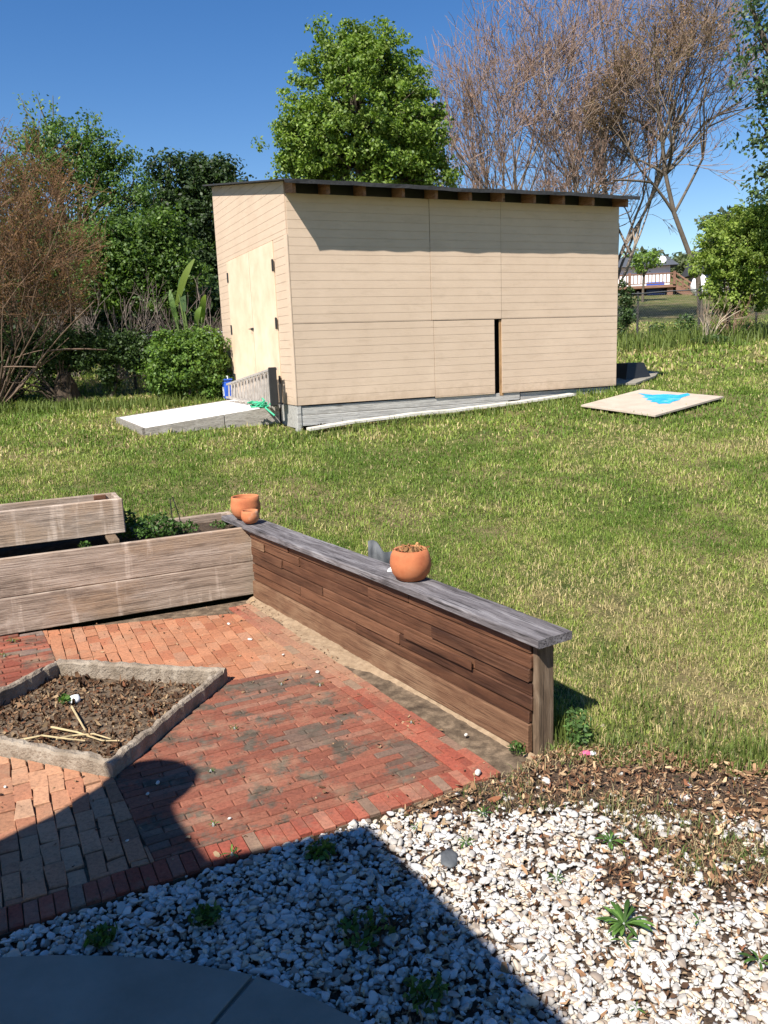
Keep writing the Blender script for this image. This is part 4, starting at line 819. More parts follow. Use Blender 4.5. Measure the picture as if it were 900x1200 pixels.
slopeG = lambda y: TOP + .134 + RSL * y
gf_ = lambda x: (lambda u, z: (x, u, z))
mb = MB(); DT = 3.19 - SZ
strip_panel(mb, .01, SWID - .003, DT, TOP + 1, gf_(-.012), (.010, 0, 0), topline=slopeG); mb.prism([(-.002, .01, DT + .002), (-.002, SWID, DT + .002), (-.002, SWID, slopeG(SWID) - .005), (-.002, .01, slopeG(.01) - .005)], (.012, 0, 0), .02); mb.build('gable_panel', M['siding'], R)
for u0, u1 in ((.095, .562), (3.045, SWID - .003)):
    mb = MB(); strip_panel(mb, u0, u1, 0, DT - .004, gf_(-.012), (.010, 0, 0)); mb.box((-.002, u0 + .002, 0), (.010, u1 - .002, DT - .006), .001, .02); mb.build('gable_panel', M['siding'], R)
mb = MB(); mb.box((-.022, -.020, .001), (-.001, .092, DT - .006), .003); mb.build('corner_board', M['siding'], R)
for nm, u0, u1, hy in (('door', .567, 1.726, .60), ('door', 1.754, 3.04, 3.015)):
    mb = MB(); mb.box((-.030, u0 + .004, .012), (-.006, u1 - .003, DT - .012), .003); D = mb.build(nm, M['ply'], R)
    for z in (.30, 1.06, 1.80 if u0 < 1 else 1.86):
        h = MB(); h.box((-.037, hy - .055, z - .07), (-.0305, hy + .028, z + .07), .002).tube([(-.04, hy - .022, z - .075), (-.04, hy - .022, z + .075)], .009, 8); h.build('hinge', M['dark'], D)
    if u0 > 1: MB().box((-.045, 1.70, 1.015), (-.031, 1.83, 1.045), .003).tube([(-.05, 1.76, 1.03), (-.075, 1.76, 1.03), (-.075, 1.81, 1.03), (-.05, 1.81, 1.03)], .006, 6).build('latch', M['dark'], D)
# the sides one does not see from here
mb = MB(); strip_panel(mb, .01, SWID - .01, 0, TOP + 1, gf_(SLEN - .010), (.012, 0, 0), topline=slopeT); mb.prism([(SLEN - .014, .01, 0), (SLEN - .014, SWID - .01, 0), (SLEN - .014, SWID - .01, slopeT(SWID) - .01), (SLEN - .014, .01, TOP - .005)], (.009, 0, 0), .02); mb.build('end_panel', M['siding'], R)
mb = MB(); strip_panel(mb, .0, SLEN, 0, slopeT(SWID), fr(SWID - .012), (0, .012, 0)); mb.box((.002, SWID - .022, 0), (SLEN - .002, SWID - .013, slopeT(SWID) - .01), .001, .02); mb.build('back_panel', M['siding'], R)
RB = lambda y: TOP + .14 + RSL * y
mb = MB(); XL, XR, YF, YB = -.115, SLEN + .075, -.365, SWID + .20
nn = 30; top = []; 
for i in range(nn + 1):
    x = XL + (XR - XL) * i / nn; w_ = .006 * math.sin(x * 2.1) + random.gauss(0, .002); sec = [(x, YF - .01 + random.gauss(0, .003), RB(YF) - .035 + w_), (x, YF - .012, RB(YF) + .012 + w_), (x, YB, RB(YB) + .022), (x, YB, RB(YB)), (x, YF + .02, RB(YF + .02) + .0)]; top += sec
fs = [[i * 5 + j, i * 5 + (j + 1) % 5, (i + 1) * 5 + (j + 1) % 5, (i + 1) * 5 + j] for i in range(nn) for j in range(5)] + [list(range(5))[::-1], [nn * 5 + j for j in range(5)]]
mb.add(top, fs); ROOF = mb.build('roof', M['roofing'], R)
raf = [.025, .46, .95, 1.46, 1.95, 2.45, 2.95, 3.45, 3.95, 4.45, 5.05]
for x in raf:
    x += random.uniform(-.015, .015); P = [(x - .02, -.29, RB(-.29) - .142), (x - .02, SWID - .03, RB(SWID) - .142), (x - .02, SWID - .03, RB(SWID) - .006), (x - .02, -.29, RB(-.29) - .004)]
    MB().prism(P, (.042, 0, 0)).build('rafter', M['rafter'], R)
mb = MB(); mb.box((.0, .012, TOP + .002), (SLEN, .03, TOP + .13), .002); mb.build('shade_blocking', M['dark'], R)  # board coloured black as the overhang's shade between the rafters
# foundation: skirt beams on the uneven ground
gA = float(H(*sh(0))) - SZ
f = MB(); f.box((.05, .004, -.13), (3.4, .10, -.016), .005).box((.05, .0, -.27), (3.2, .12, -.134), .005); f.build('skirt_beam', M['found'], R)
f = MB(); f.box((-.012, -.012, -.34), (.047, .10, -.004), .005, .3); f.build('corner_block', M['found'], R)
f = MB(); f.box((-.004, .102, -.30), (.08, SWID - .01, -.006), .005); f.box((3.42, .02, -.20), (SLEN - .01, .12, -.03), .005); f.box((.1, SWID - .1, -.25), (SLEN - .05, SWID - .01, -.006), .005); f.box((SLEN - .1, .13, -.2), (SLEN - .012, SWID - .11, -.006), .005); f.build('floor_frame', M['found'], R)
# ------------------------------------------------------------------ things round the shed
a, b_ = sh(.06, -.20), sh(4.22, -.13); L = np.linalg.norm(b_ - a); dv = (b_ - a) / L
R = empty('white_plank', (*a, float(H(*a)) + .035), dv, 'long white plank lying on the grass along the foot of the shed', 'plank')
mb = MB(); n = 14; vs = []
for i in range(n + 1):
    t = i / n; p = a + dv * L * t; z = float(H(*p)) - float(H(*a)) + .012 + .006 * math.sin(t * 5); yw = .065
    vs += [(L * t, -yw, z - .0), (L * t, -yw, z + .028), (L * t, yw, z + .034), (L * t, yw, z + .006)]
fs = [[i * 4 + j, (i + 1) * 4 + j, (i + 1) * 4 + (j + 1) % 4, i * 4 + (j + 1) % 4] for i in range(n) for j in range(4)] + [[0, 1, 2, 3], [n * 4 + 3, n * 4 + 2, n * 4 + 1, n * 4]]
mb.add(vs, fs, .5).build('plank', M['whiteboard'], R)
# ramp
c0, c1, c2, c3 = at_z(170, 502, .84), at_z(139, 489.5, .93), np.array([*sh(-.03, 2.95), 1.045]), np.array([*sh(-.03, .72), 1.045])
ZO = (c0[2] + c1[2]) / 2; R = empty('door_ramp', (c0 + c1 + c2 + c3) / 4 * np.array([1, 1, 0]) + np.array([0, 0, .8]), SDIR, 'broad white topped ramp with grey timber sides leading to the shed doors', 'ramp')
MI = R.matrix_world.inverted(); tl = lambda p: tuple(MI @ Vector([float(q) for q in p]))
mb = MB(); mb.prism([tl(p - [0, 0, .02]) for p in (c0, c3, c2, c1)], (0, 0, .02)); mb.build('deck_sheet', M['rampwhite'], R)
def side_board(p, q, th, h, nm):
    p, q = np.array(p), np.array(q); d = (q - p)[:2]; d /= np.linalg.norm(d); nn_ = np.array([d[1], -d[0], 0]) * th
    mb = MB(); z = .006; mb.prism([tl(p - [0, 0, h]), tl(q - [0, 0, h + .05]), tl(q + [0, 0, z]), tl(p + [0, 0, z])], tuple((MI.to_3x3() @ Vector(nn_)))); mb.build(nm, M['ramp_wood'], R)
side_board(c0 + (c3 - c0) * .0, c0 + (c3 - c0) * .58, .05, .14, 'side_beam'); side_board(c0 + (c3 - c0) * .585, c3, .05, .22, 'side_beam'); side_board(c2, c1, .05, .22, 'side_beam'); side_board(c1, c0, .04, .16, 'end_beam')
# folded step ladder on its side against the doors
R = empty('step_ladder', (*sh(-.17, .36), 1.05), SBK, 'weathered grey folded step ladder lying on its side against the shed doors', 'ladder')
# local x runs along the gable (away), y points outwards (-SDIR), z up
LL = 2.45; ztop = lambda x: .50 - .105 * x; off_ = lambda z: .02 - .10 * z
for k_, yo in ((0, .0), (1, .055)):
    for nm, zf in (('rail', lambda x: ztop(x)), ('rail', lambda x: .015 + .012 * x)):
        mb = MB(); P = [(x, yo + off_(zf(x)) - .012, zf(x) - .014) for x in (0, LL)]; Q = [(x, yo + off_(zf(x)) + .012, zf(x) - .014) for x in (0, LL)]
        mb.prism([P[0], P[1], Q[1], Q[0]], (0, 0, .028)); mb.build(nm, M['alu'], R)
    for i in range(13):
        x = .10 + i * .178 + k_ * .085; lean = -.05; z0, z1 = .03 + .012 * x, ztop(x) - .015
        mb = MB(); w_ = .022 if not k_ else .012
        mb.prism([(x - w_ + lean, yo + off_(z0) - .008, z0), (x + w_ + lean, yo + off_(z0) - .008, z0), (x + w_, yo + off_(z1) - .008, z1), (x - w_, yo + off_(z1) - .008, z1)], (0, .016, 0)); mb.build('tread' if not k_ else 'brace', M['alu'], R)
mb = MB(); mb.box((-.035, -.02, .02), (-.004, .085, .52), .01); mb.build('end_cap', M['dark'], R)
mb = MB(); mb.box((-.05, -.075, .05), (.02, -.052, .30), .004); mb.build('foot_pad', M['dark'], R)
# blue container
R = empty('blue_container', (*sh(-.16, 3.02), 1.045), SBK, 'small blue plastic container at the far end of the ladder', 'container')
MB().box((-.09, -.06, 0), (.09, .07, .30), .02).build('body', M['blue'], R); MB().box((-.095, -.065, .302), (.095, .075, .33), .01).build('lid', M['blue'], R)
MB().box((-.05, .0715, .06), (.05, .0745, .20), .001).build('sticker', M['white'], R); MB().tube([(-.05, 0, .331), (-.04, 0, .37), (.04, 0, .37), (.05, 0, .331)], .008, 6).build('handle', M['white'], R)
# corrugated hose
a3 = np.array([*sh(-.25, 3.55), 0.]); zh = float(H(a3[0], a3[1])); P = []
for t in np.linspace(0, 1, 70):
    w_ = math.pi * (.98 - .62 * t); P.append((-.50 * math.cos(w_) * -1 - .42, 0.12 * t, .52 * math.sin(w_) - .03))
rad = [.048 + .007 * (1 if i % 2 else -1) for i in range(70)]
R = MB().tube(P, rad, 12).build('drain_hose', M['black'], mw=Matrix.Translation((a3[0], a3[1], zh))); props(R, 'thick black corrugated hose arching out of the grass behind the ramp', 'hose')
# green rope
q = np.array([*sh(-.36, .50), 1.05]); mb = MB()
for _ in range(7):
    P = [np.array([random.gauss(0, .10), random.gauss(0, .08), abs(random.gauss(.03, .04))]) for _ in range(6)]; P = [P[0]] + [(P[i] + P[i + 1]) / 2 for i in range(5)] + [P[5]]; mb.tube(P, .011, 6)
mb.tube([(.05, -.05, .03), (.14, -.14, -.04), (.22, -.20, -.10)], .012, 6); props(mb.build('rope_tangle', M['green_rope'], mw=Matrix.Translation(q)), 'tangled bright green rope beside the foot of the ladder', 'rope')
q = LP(326, 487); bushy('weed', (q[0], q[1], q[2]), .10, .32, 260, .05, GREENS * .8, 'dark green weed clump between ramp and shed corner', 'weed')
q = LP(384, 494) ; bushy('weed', (*sh(.32, -.02), float(H(*sh(.32, -.02)))), .16, .07, 160, .04, np.array([(.05, .035, .02), (.07, .05, .03)]), 'dark dead weed at the left foot of the grey skirt beam', 'weed')
# panel with blue paint
cP = sum(PLY) / 4; R = empty('painted_panel', cP, SDIR, 'bare flat panel with a bright blue paint splash lying on the grass', 'panel'); MI = R.matrix_world.inverted(); tl = lambda p: tuple(MI @ Vector([float(q) for q in p]))
nrm = np.cross(PLY[1] - PLY[0], PLY[3] - PLY[0]); nrm = nrm / np.linalg.norm(nrm); nrm *= np.sign(nrm[2])
pc = np.mean(PLY, 0); A3 = np.array(PLY) - pc; nrm = np.linalg.svd(A3)[2][2]; nrm *= np.sign(nrm[2]); pc = pc + np.array([0, 0, .055])
def onpanel(px, py): d = ray(px, py); return O + d * (np.dot(pc - O, nrm) / np.dot(d, nrm))
PT = [onpanel(*q_) for q_ in ((681, 474.5), (752, 456), (848, 464.5), (768, 486.5))]; MB().prism([tl(p) for p in PT[::-1]], (0, 0, -.022)).build('sheet', M['board'], R)
pp = [(748, 461), (765, 463), (778, 462), (795, 463), (806, 461), (809, 463), (799, 466), (796, 469), (788, 471), (785, 473.2), (778, 473), (772, 473.5), (769, 471.5), (762, 471), (765, 469.5), (757, 469), (760, 467), (752, 465.5), (757, 464.5)]
MB().prism([tl(onpanel(*p) + nrm * .002) for p in pp], (0, 0, .002)).build('paint_splash', M['paint'], R)
# black tub and pad behind the shed corner
q = LP(738, 441.5); R = empty('black_tub', q + np.array([0, .0, .02]), SDIR, 'black upturned tub on the grass behind the right shed corner', 'tub')
def frustum(mb, a, b, h, z=0, rnd=.5):
    return mb.add([(-a[0], -a[1], z), (a[0], -a[1], z), (a[0], a[1], z), (-a[0], a[1], z), (-b[0], -b[1], z + h), (b[0], -b[1], z + h), (b[0], b[1], z + h), (-b[0], b[1], z + h)], [[3, 2, 1, 0], [4, 5, 6, 7], [0, 1, 5, 4], [1, 2, 6, 5], [2, 3, 7, 6], [3, 0, 4, 7]], rnd)
frustum(MB(), (.27, .22), (.17, .14), .26).build('body', M['black'], R); MB().box((-.29, -.24, -.02), (.29, .24, .012), .008).build('rim', M['black'], R)
q = LP(752, 440); MB_ = MB(); pts = [LP(*p_) + np.array([0, 0, .03]) for p_ in ((716, 450), (735, 433.5), (772, 435.5), (768, 440.5), (745, 449))]; o = MB().prism([p_ - pts[0] for p_ in pts], (0, 0, .03)).build('stepping_slab', M['slab'], mw=Matrix.Translation(pts[0])); props(o, 'pale concrete slab set in the grass behind the right shed corner', 'slab')
# ------------------------------------------------------------------ trees behind the shed
LG = np.array([(.125, .20, .032), (.16, .235, .042), (.09, .155, .028), (.19, .265, .06)])      # fresh spring green
MG = np.array([(.075, .135, .022), (.105, .175, .03), (.14, .215, .04), (.055, .105, .02)])
DG = np.array([(.034, .060, .019), (.044, .076, .023), (.058, .095, .028), (.028, .047, .017)])      # evergreen
YG_ = np.array([(.19, .25, .045), (.23, .29, .058), (.14, .20, .036)])
BG = np.array([(.08, .12, .06), (.10, .15, .07), (.13, .20, .07), (.06, .095, .05)])
leafy_tree('pear_tree', (425, 330), 19, [(420, 125, 78, 78), (375, 165, 52, 48), (470, 165, 48, 60), (408, 70, 32, 34), (424, 48, 16, 18), (452, 82, 34, 36), (352, 190, 32, 30), (498, 150, 22, 46), (430, 190, 70, 42), (345, 150, 22, 20), (505, 205, 28, 26)], .08, 1150, 72, .21, LG * np.array([1.2, 1.15, 1.]), 'dense round crowned bright green tree rising behind the shed roof', trunk_r=.16, shell=.45)
def below(px, py, Y): q = at_y(px, py, Y); return np.array([q[0], q[1], float(H(q[0], q[1])) - .1])
def envel(px, py, rx, ry, Y, k=1.): c = at_y(px, py, Y); s = np.linalg.norm(c - O) / FPX; return (c, np.array([rx * s, rx * s * k, ry * s]))
def fan(px, Y, n, t0, t1, jit=.35):
    b_ = below(px, 300, Y); t = np.linspace(t0, t1, n) + RNG.normal(0, .07, n); D = np.stack([np.sin(t), RNG.normal(0, jit, n) * .8, np.cos(t)], -1); D /= np.linalg.norm(D, axis=1)[:, None]
    return b_ + np.stack([t * .25, RNG.normal(0, .15, n), np.zeros(n)], -1), D
f1, f2 = fan(655, 25, 14, -1.0, .42), fan(716, 24.6, 8, -1.0, .45)
f2[0][:, 2] += .9
bare_tree('bare_tree', below(690, 300, 25), 12, 8, 2.25, .80, .075, 3.3, envel(688, 208, 203, 222, 25, .55), 'wide bare spreading tree with reddish brown twigs behind the shed', spread=.33, upb=.10, twigcol=(.31, .205, .155), barkcol=(.27, .22, .175), rmin=.0072, init=(np.concatenate([f1[0], f2[0]]), np.concatenate([f1[1], f2[1]])), cap=22000, lead=[(curve(below(719, 300, 24.6), at_y(722, 262, 24.6), 5, 0, .03), .16, .10)])
lp_ = [at_y(*q_, 23) for q_ in ((824, 352), (818, 325), (805, 290), (790, 250), (780, 205), (776, 165))]; lp_[0] = below(824, 340, 23)
ini = np.array([lp_[4], lp_[5], lp_[3], lp_[3], lp_[4], lp_[4], lp_[5], lp_[5], lp_[5], lp_[4], lp_[4], lp_[5]]); dini = np.array([(.2, -.5, .9), (.7, -.3, .8), (.6, .3, .9), (-.7, -.2, .9), (.8, -.3, .7), (-.8, .3, .7), (.4, .2, 1), (-.35, -.1, 1), (.05, 0, 1), (.7, .3, .9), (.5, .5, .9), (-.6, .5, .8)]); dini /= np.linalg.norm(dini, axis=1)[:, None]
bare_tree('bare_tree', below(822, 330, 23), 3, 8, 1.25, .82, .055, 3.6, envel(800, 178, 112, 160, 23, .7), 'thin crowned tree with brownish buds leaning over the far deck house', spread=.42, upb=.06, twigcol=(.29, .20, .135), barkcol=(.13, .105, .08), specks=4500, speckcol=[(.30, .18, .10), (.22, .18, .06), (.26, .15, .09)], specksize=.055, rmin=.0066, init=(ini, dini), lead=[(lp_, .08, .05)], cap=15000)
leafy_tree('small_tree', (850, 385), 19.5, [(862, 290, 42, 42), (880, 262, 30, 26), (838, 310, 24, 26), (888, 320, 34, 34), (850, 340, 26, 26), (900, 280, 30, 40), (875, 350, 26, 20)], .075, 520, 60, .17, YG_ * 1.25, 'leafy yellow green small tree at the right edge before the fence', trunk_r=.05, shell=.2)
leafy_tree('tall_tree', (985, 330), 17, [(905, 30, 42, 40), (893, 95, 22, 30), (900, 160, 26, 30), (880, 8, 20, 12), (960, 90, 70, 100), (890, 205, 18, 26)], .10, 230, 30, .32, BG, 'tall bluish green tree reaching into the top right corner', trunk_r=.2, shell=.1, droop=.8)
# ------------------------------------------------------------------ left group
leafy_tree('wispy_tree', (95, 400), 22, [(60, 205, 46, 50), (110, 210, 46, 42), (150, 235, 40, 40), (45, 165, 30, 30), (95, 175, 34, 28), (170, 270, 40, 40), (20, 230, 40, 60), (135, 185, 22, 16), (110, 290, 50, 50), (60, 290, 50, 60)], .085, 620, 52, .30, LG * np.array([.72, .8, .95]), 'tall light green wispy tree with upright shoots at left', trunk_r=.16, shell=.15, up=.3)
# upright shoots of the wispy tree, as a part of it
wt = bpy.data.objects['wispy_tree']; pv = []; lvp = []
for (x0_, y0_, x1_, y1_) in ((45, 165, 22, 112), (60, 165, 42, 110), (62, 175, 62, 112), (80, 172, 92, 148), (95, 180, 118, 135), (110, 185, 132, 168), (120, 205, 142, 166), (30, 180, 8, 150), (140, 200, 156, 178), (100, 170, 104, 140), (50, 190, 30, 140)):
    a, b_ = at_y(x0_, y0_, 22), at_y(x1_, y1_, 22 + random.uniform(-1, 1)); cv = curve(a, b_, 6, .05, .1); pv.append((*tubes(cv[None], np.linspace(.03, .008, 6)[None], 4), np.array((.12, .12, .06))))
    t = RNG.random(70); i0 = np.minimum((t * 5).astype(int), 4); fr_ = (t * 5 - i0)[:, None]; P = cv[i0] * (1 - fr_) + cv[i0 + 1] * fr_ + RNG.normal(0, .085, (70, 3)); V, F = leaf_mesh(P, RNG.normal(size=P.shape) + [0, 0, .4], .095 * RNG.uniform(.6, 1.3, 70)); lvp.append((V, F, np.repeat(LG[RNG.choice(4, 70)] * RNG.uniform(.8, 1.3, (70, 1)), 4, 0)))
iv = -np.array(wt.matrix_world.translation)
V, F, C = merge(pv); mesh_np('shoots', V + iv, F, M['bark'], wt, C); V, F, C = merge(lvp); mesh_np('shoot_leaves', V + iv, F, M['leaf'], wt, C)
leafy_tree('broadleaf_tree', (195, 400), 19, [(160, 300, 46, 36), (190, 285, 36, 34), (150, 330, 44, 28), (205, 325, 40, 30), (185, 350, 36, 20), (130, 290, 26, 36), (120, 335, 34, 26)], .085, 620, 62, .25, MG * .9, 'mid green broadleaf tree in the gap left of the shed', trunk_r=.12, shell=.25)
PG = 'dark pines beyond the left trees'
for (bx, by, lob, lb) in ((205, 400, [(198, 200, 26, 22), (190, 235, 34, 30), (205, 270, 40, 34), (215, 310, 44, 36), (180, 300, 36, 40), (200, 345, 50, 34)], 'dark pine behind the broadleaf tree with a rounded top'),
                          (255, 400, [(258, 198, 20, 18), (262, 228, 30, 26), (250, 262, 36, 30), (268, 300, 40, 36), (250, 340, 44, 34)], 'dark pine standing closest to the shed roof corner'),
                          (232, 400, [(232, 196, 14, 14), (232, 220, 24, 26), (230, 260, 34, 34), (235, 310, 44, 40)], 'slim dark pine between two wider pines')):
    leafy_tree('pine_tree', (bx, by), 27, lob, .13, 330, 50, .36, DG * (1.15 if 'slim' in lb else 1), lb, group=PG, trunk_r=.2, shell=.3, up=.7, droop=0)
bare_tree('russet_shrub', below(-14, 420, 13.6) , 44, 7, 1.08, .80, .028, 3.55, envel(-12, 268, 118, 122, 13.6, .8), 'reddish brown twiggy shrub with a rounded crown at the left edge', 'shrub', spread=.40, upb=.10, twigcol=(.205, .115, .06), barkcol=(.15, .105, .075), tilt=1.0, specks=90000, speckcol=[(.22, .105, .042), (.17, .085, .036), (.26, .14, .055), (.14, .115, .035)], specksize=.036, rmin=.0042, grav=.15, cap=30000)
VG = 'bare vase shaped shrubs behind the hedge'
for px, py, Y, s_, lb in ((48, 398, 16.2, 1.0, 'leftmost bare vase shaped shrub behind the dark hedge'), (85, 402, 17., .9, 'second bare vase shaped shrub from the left behind the hedge'), (137, 398, 16.2, 1.15, 'bare vase shaped shrub in the middle of the row behind the hedge'), (188, 396, 16.6, 1.05, 'bare vase shaped shrub leaning left of the banana plant'), (237, 392, 16., 1.1, 'bare grey vase shaped shrub between banana plant and shed'), (262, 385, 17, 1.0, 'bare vase shaped shrub half hidden by the shed edge')):
    bare_tree('vase_shrub', below(px, py, Y), 15, 4, .56 * s_, .66, .018, 2.9, None, lb, 'shrub', VG, spread=.24, upb=.18, twigcol=(.19, .145, .12), barkcol=(.27, .225, .185), tilt=.6, rmin=.005)
# banana plant
q = below(222, 395, 15.2); R = empty('banana_plant', q, (1, 0), 'banana plant with big pale green leaves beside the shed', 'plant')
def blade_leaf(mb, pts, w, col):
    P = np.array(pts); n = len(P); vs, fs = [], []
    for i, p in enumerate(P):
        t = i / (n - 1); ww = w * math.sin(math.pi * (t * .86 + .1)) ** .8; T = P[min(i + 1, n - 1)] - P[max(i - 1, 0)]; s_ = np.cross(T, [.15, -1, .2]); s_ /= np.linalg.norm(s_) + 1e-9; vs += [p - s_ * ww + [0, -.04 * ww, 0], p, p + s_ * ww + [0, -.04 * ww, 0]]
    for i in range(n - 1):
        for k_ in (0, 1): fs.append([3 * i + k_, 3 * i + k_ + 1, 3 * i + k_ + 4, 3 * i + k_ + 3])
    mb.add(vs, fs, col=col)
for (a, b_, c_, w_, cl_) in (((222, 400), (210, 345), (228, 304), .06, (.20, .27, .05)), ((224, 400), (237, 372), (241, 346), .06, (.30, .40, .06)), ((220, 400), (206, 372), (199, 340), .05, (.13, .22, .05)), ((222, 400), (215, 355), (212, 325), .06, (.06, .12, .03)), ((222, 400), (230, 380), (236, 360), .05, (.2, .3, .06))):
    A_, B_, C_ = [at_y(*p_, 15.2 + random.uniform(-.2, .2)) - q for p_ in (a, b_, c_)]; A_ = np.array([0, 0, .05]) + np.array([random.uniform(-.05, .05), 0, 0])
    st = [A_ * (1 - t) + B_ * t for t in np.linspace(0, 1, 4)]; mb = MB().tube(st, [.03, .025, .02, .014], 6, col=(.14, .2, .06)); LB_ = mb.build('stalk', M['bark'], R)
    mb = MB(); blade_leaf(mb, [B_ * (1 - t) + C_ * t + np.array([0, -.06 * math.sin(t * 3), .05 * math.sin(t * 3)]) for t in np.linspace(-.25, 1, 9)], w_, cl_); mb.build('leaf', M['leaf'], R, smooth=True)
# green rounded bush next to the shed; dark vine hedge on the old wire fence
leafy_tree('green_bush', (222, 462), 13.4, [(222, 425, 40, 36), (200, 410, 26, 22), (245, 412, 24, 26), (235, 445, 30, 22), (200, 440, 26, 24), (255, 440, 14, 22)], .06, 330, 60, .16, MG * 1.25, 'glossy green rounded bush on the lawn left of the shed', 'shrub', trunk_r=.03, shell=.45)
HGp = 'vine smothered hedge on the wire fence'
for lob, bs, lb, tn in (([(10, 405, 34, 22), (45, 402, 30, 18), (30, 425, 34, 16), (8, 445, 22, 26), (0, 428, 26, 30)], (12, 465), 'dark vine hedge mass at the left edge under the russet shrub', 1.), ([(80, 404, 34, 17), (112, 406, 26, 16), (70, 424, 22, 14), (95, 422, 26, 12), (58, 450, 10, 16)], (72, 464), 'dark vine hedge with a gap beneath it left of the dark stump', 1.), ([(145, 405, 28, 16), (172, 408, 22, 18), (128, 432, 8, 28), (160, 425, 22, 10), (186, 440, 10, 24), (140, 420, 24, 10)], (129, 465), 'dark vine hedge hanging over a fence post beside the green bush', 1.05)):
    leafy_tree('vine_hedge', bs, 14.0, lob, .055, 260, 48, .15, (DG * .75 + MG * .25) * tn, lb, 'hedge', HGp, trunk_r=.035, shell=.1, fork=.5)
def stump():
    q = below(78, 462, 13.9); R = empty('dead_stump', q, (1, 0), 'dark brown vine covered stump in the hedge gap', 'stump')
    mb = MB(); prof = [(.20, 0), (.21, .18), (.17, .38), (.10, .55), (.04, .62)]; mb.lathe(prof, n=14, wob=.12); mb.c = [(.07, .05, .035)] * len(mb.v); mb.build('body', M['bark'], R)
    ps = [(*tubes(curve((random.uniform(-.15, .15), -.15, .1), (random.uniform(-.9, .3), random.uniform(-.4, .0), random.uniform(.25, .8)), 6, .15, .3)[None], np.linspace(.022, .008, 6)[None], 5), np.array((.09, .065, .045))) for _ in range(14)]; V, F, C = merge(ps); mesh_np('vines', V, F, M['bark'], R, C)
stump()
# wire fences
def wire_fence(name, a, b, hgt, nposts, label, cell=.075, wr=.0022):
    a, b = np.array(a, float), np.array(b, float); L = np.linalg.norm(b - a); d = (b - a) / L; za = float(H(*a)); R = empty(name, (*a, za), d, label, 'fence')
    zz = lambda s: float(H(*(a + d * s))) - za
    for s in np.linspace(0, L, nposts): MB().tube([(s, .03, zz(s) - .2), (s, .03, zz(s) + hgt + .05)], .028, 8).build('post', M['fenceold_and_shade'], R)
    S = np.linspace(0, L, 24); MB().tube([(s, .0, zz(s) + hgt) for s in S], .016, 6).build('top_rail', M['wire'], R)
    n = int((L + hgt) / cell); segs = []
    for i in range(n):
        for sg in (1, -1):
            s0 = -hgt + i * cell; p, q = (s0, 0.), (s0 + hgt, hgt)
            t0 = max(0, -s0 / hgt); t1 = min(1, (L - s0) / hgt)
            if t1 - t0 < .03: continue
            f_ = lambda t: ((s0 + hgt * t), .002 * sg, (hgt * t if sg > 0 else hgt * (1 - t)) + zz(min(L, max(0, s0 + hgt * t))) + .02)
            segs.append([f_(t0), f_((t0 + t1) / 2), f_(t1)])
    V, F = tubes(np.array(segs), np.full((len(segs), 3), wr), 3); mesh_np('wire_mesh', V, F, M['wire'], R, np.full(V.shape, .3)); return R
wire_fence('wire_fence', (-8.2, 14.2), (-2.4, 14.9), .95, 4, 'old sagging wire fence under the dark vine hedge at left')
wire_fence('wire_fence', (4.6, 19.6), (13.5, 23.2), 1.05, 6, 'thin chain link fence across the grass right of the shed')
# right side plants by the fence
leafy_tree('vine_column', (733, 402), 19.4, [(732, 345, 7, 16), (734, 372, 9, 18), (729, 392, 10, 12), (740, 355, 5, 9)], .06, 70, 34, .12, DG * 1.5, 'dark vine covered fence post just right of the shed', 'plant', trunk_r=.03, shell=.1)
bare_tree('twig_shrub', below(830, 402, 18.6), 12, 4, .52, .62, .017, 2.6, None, 'pale twiggy shrub standing in straw coloured grass by the fence', 'shrub', spread=.28, upb=.12, twigcol=(.30, .22, .15), barkcol=(.42, .35, .26), tilt=.75, rmin=.0045)
bare_tree('twig_shrub', below(858, 385, 19.2), 12, 4, .40, .62, .014, 2.6, None, 'reddish twiggy shrub beneath the yellow green small tree', 'shrub', spread=.32, upb=.1, twigcol=(.26, .14, .10), barkcol=(.24, .15, .11), tilt=.7, rmin=.0045)
for px, py, Y, r_, h_, n_, lb in ((832, 408, 18.4, .42, .22, 420, 'low green clump at the foot of the pale twiggy shrub'), (803, 392, 19.8, .26, .62, 320, 'dark leafy bush growing through the chain link fence'), (858, 392, 19.6, .35, .35, 320, 'low dark leafy clump under the small right tree'), (770, 384, 20.5, .22, .35, 160, 'small weedy clump along the fence below the deck house')):
    bushy('low_bush', below(px, py, Y) + [0, 0, .08], r_, h_, n_, .075, DG * 1.7, lb, 'shrub')
# ------------------------------------------------------------------ backdrop woods: one mass nobody could count
def woods():
    lv = []; Pc = []
    for (x0_, x1_, yt, yb, Y, n_) in ((-300, 150, 270, 385, 36, 900), (100, 340, 290, 385, 38, 620), (-320, 330, 335, 410, 24.5, 800), (330, 760, 330, 380, 70, 500), (740, 880, 305, 345, 72, 300), (830, 1150, 250, 345, 60, 600)):
        px = RNG.uniform(x0_, x1_, n_); t = RNG.random(n_) ** .8; jag = 14 * (vnoise(px, px * 0 + 3, 16.) - .5) + 10 * (vnoise(px, px * 0 + 8, 6.) - .5); py = yb + (yt + jag - yb) * t
        Pc = np.array([at_y(a, b_, Y + random.uniform(-2, 2)) for a, b_ in zip(px, py)]); cols = DG * 1.1 if Y < 50 else np.array([(.07, .10, .045), (.10, .13, .05), (.12, .12, .06), (.05, .075, .035)])
        lv.append(clump_leaves(Pc, 40, np.full(n_, .75 * Y / 36), .26 * Y / 36, cols, .5))
    V, F, C = merge(lv); props(mesh_np('far_woods', V, F, M['leaf'], col=C), 'far belt of mixed green woods behind the yards', 'woods', kind='stuff')
woods()
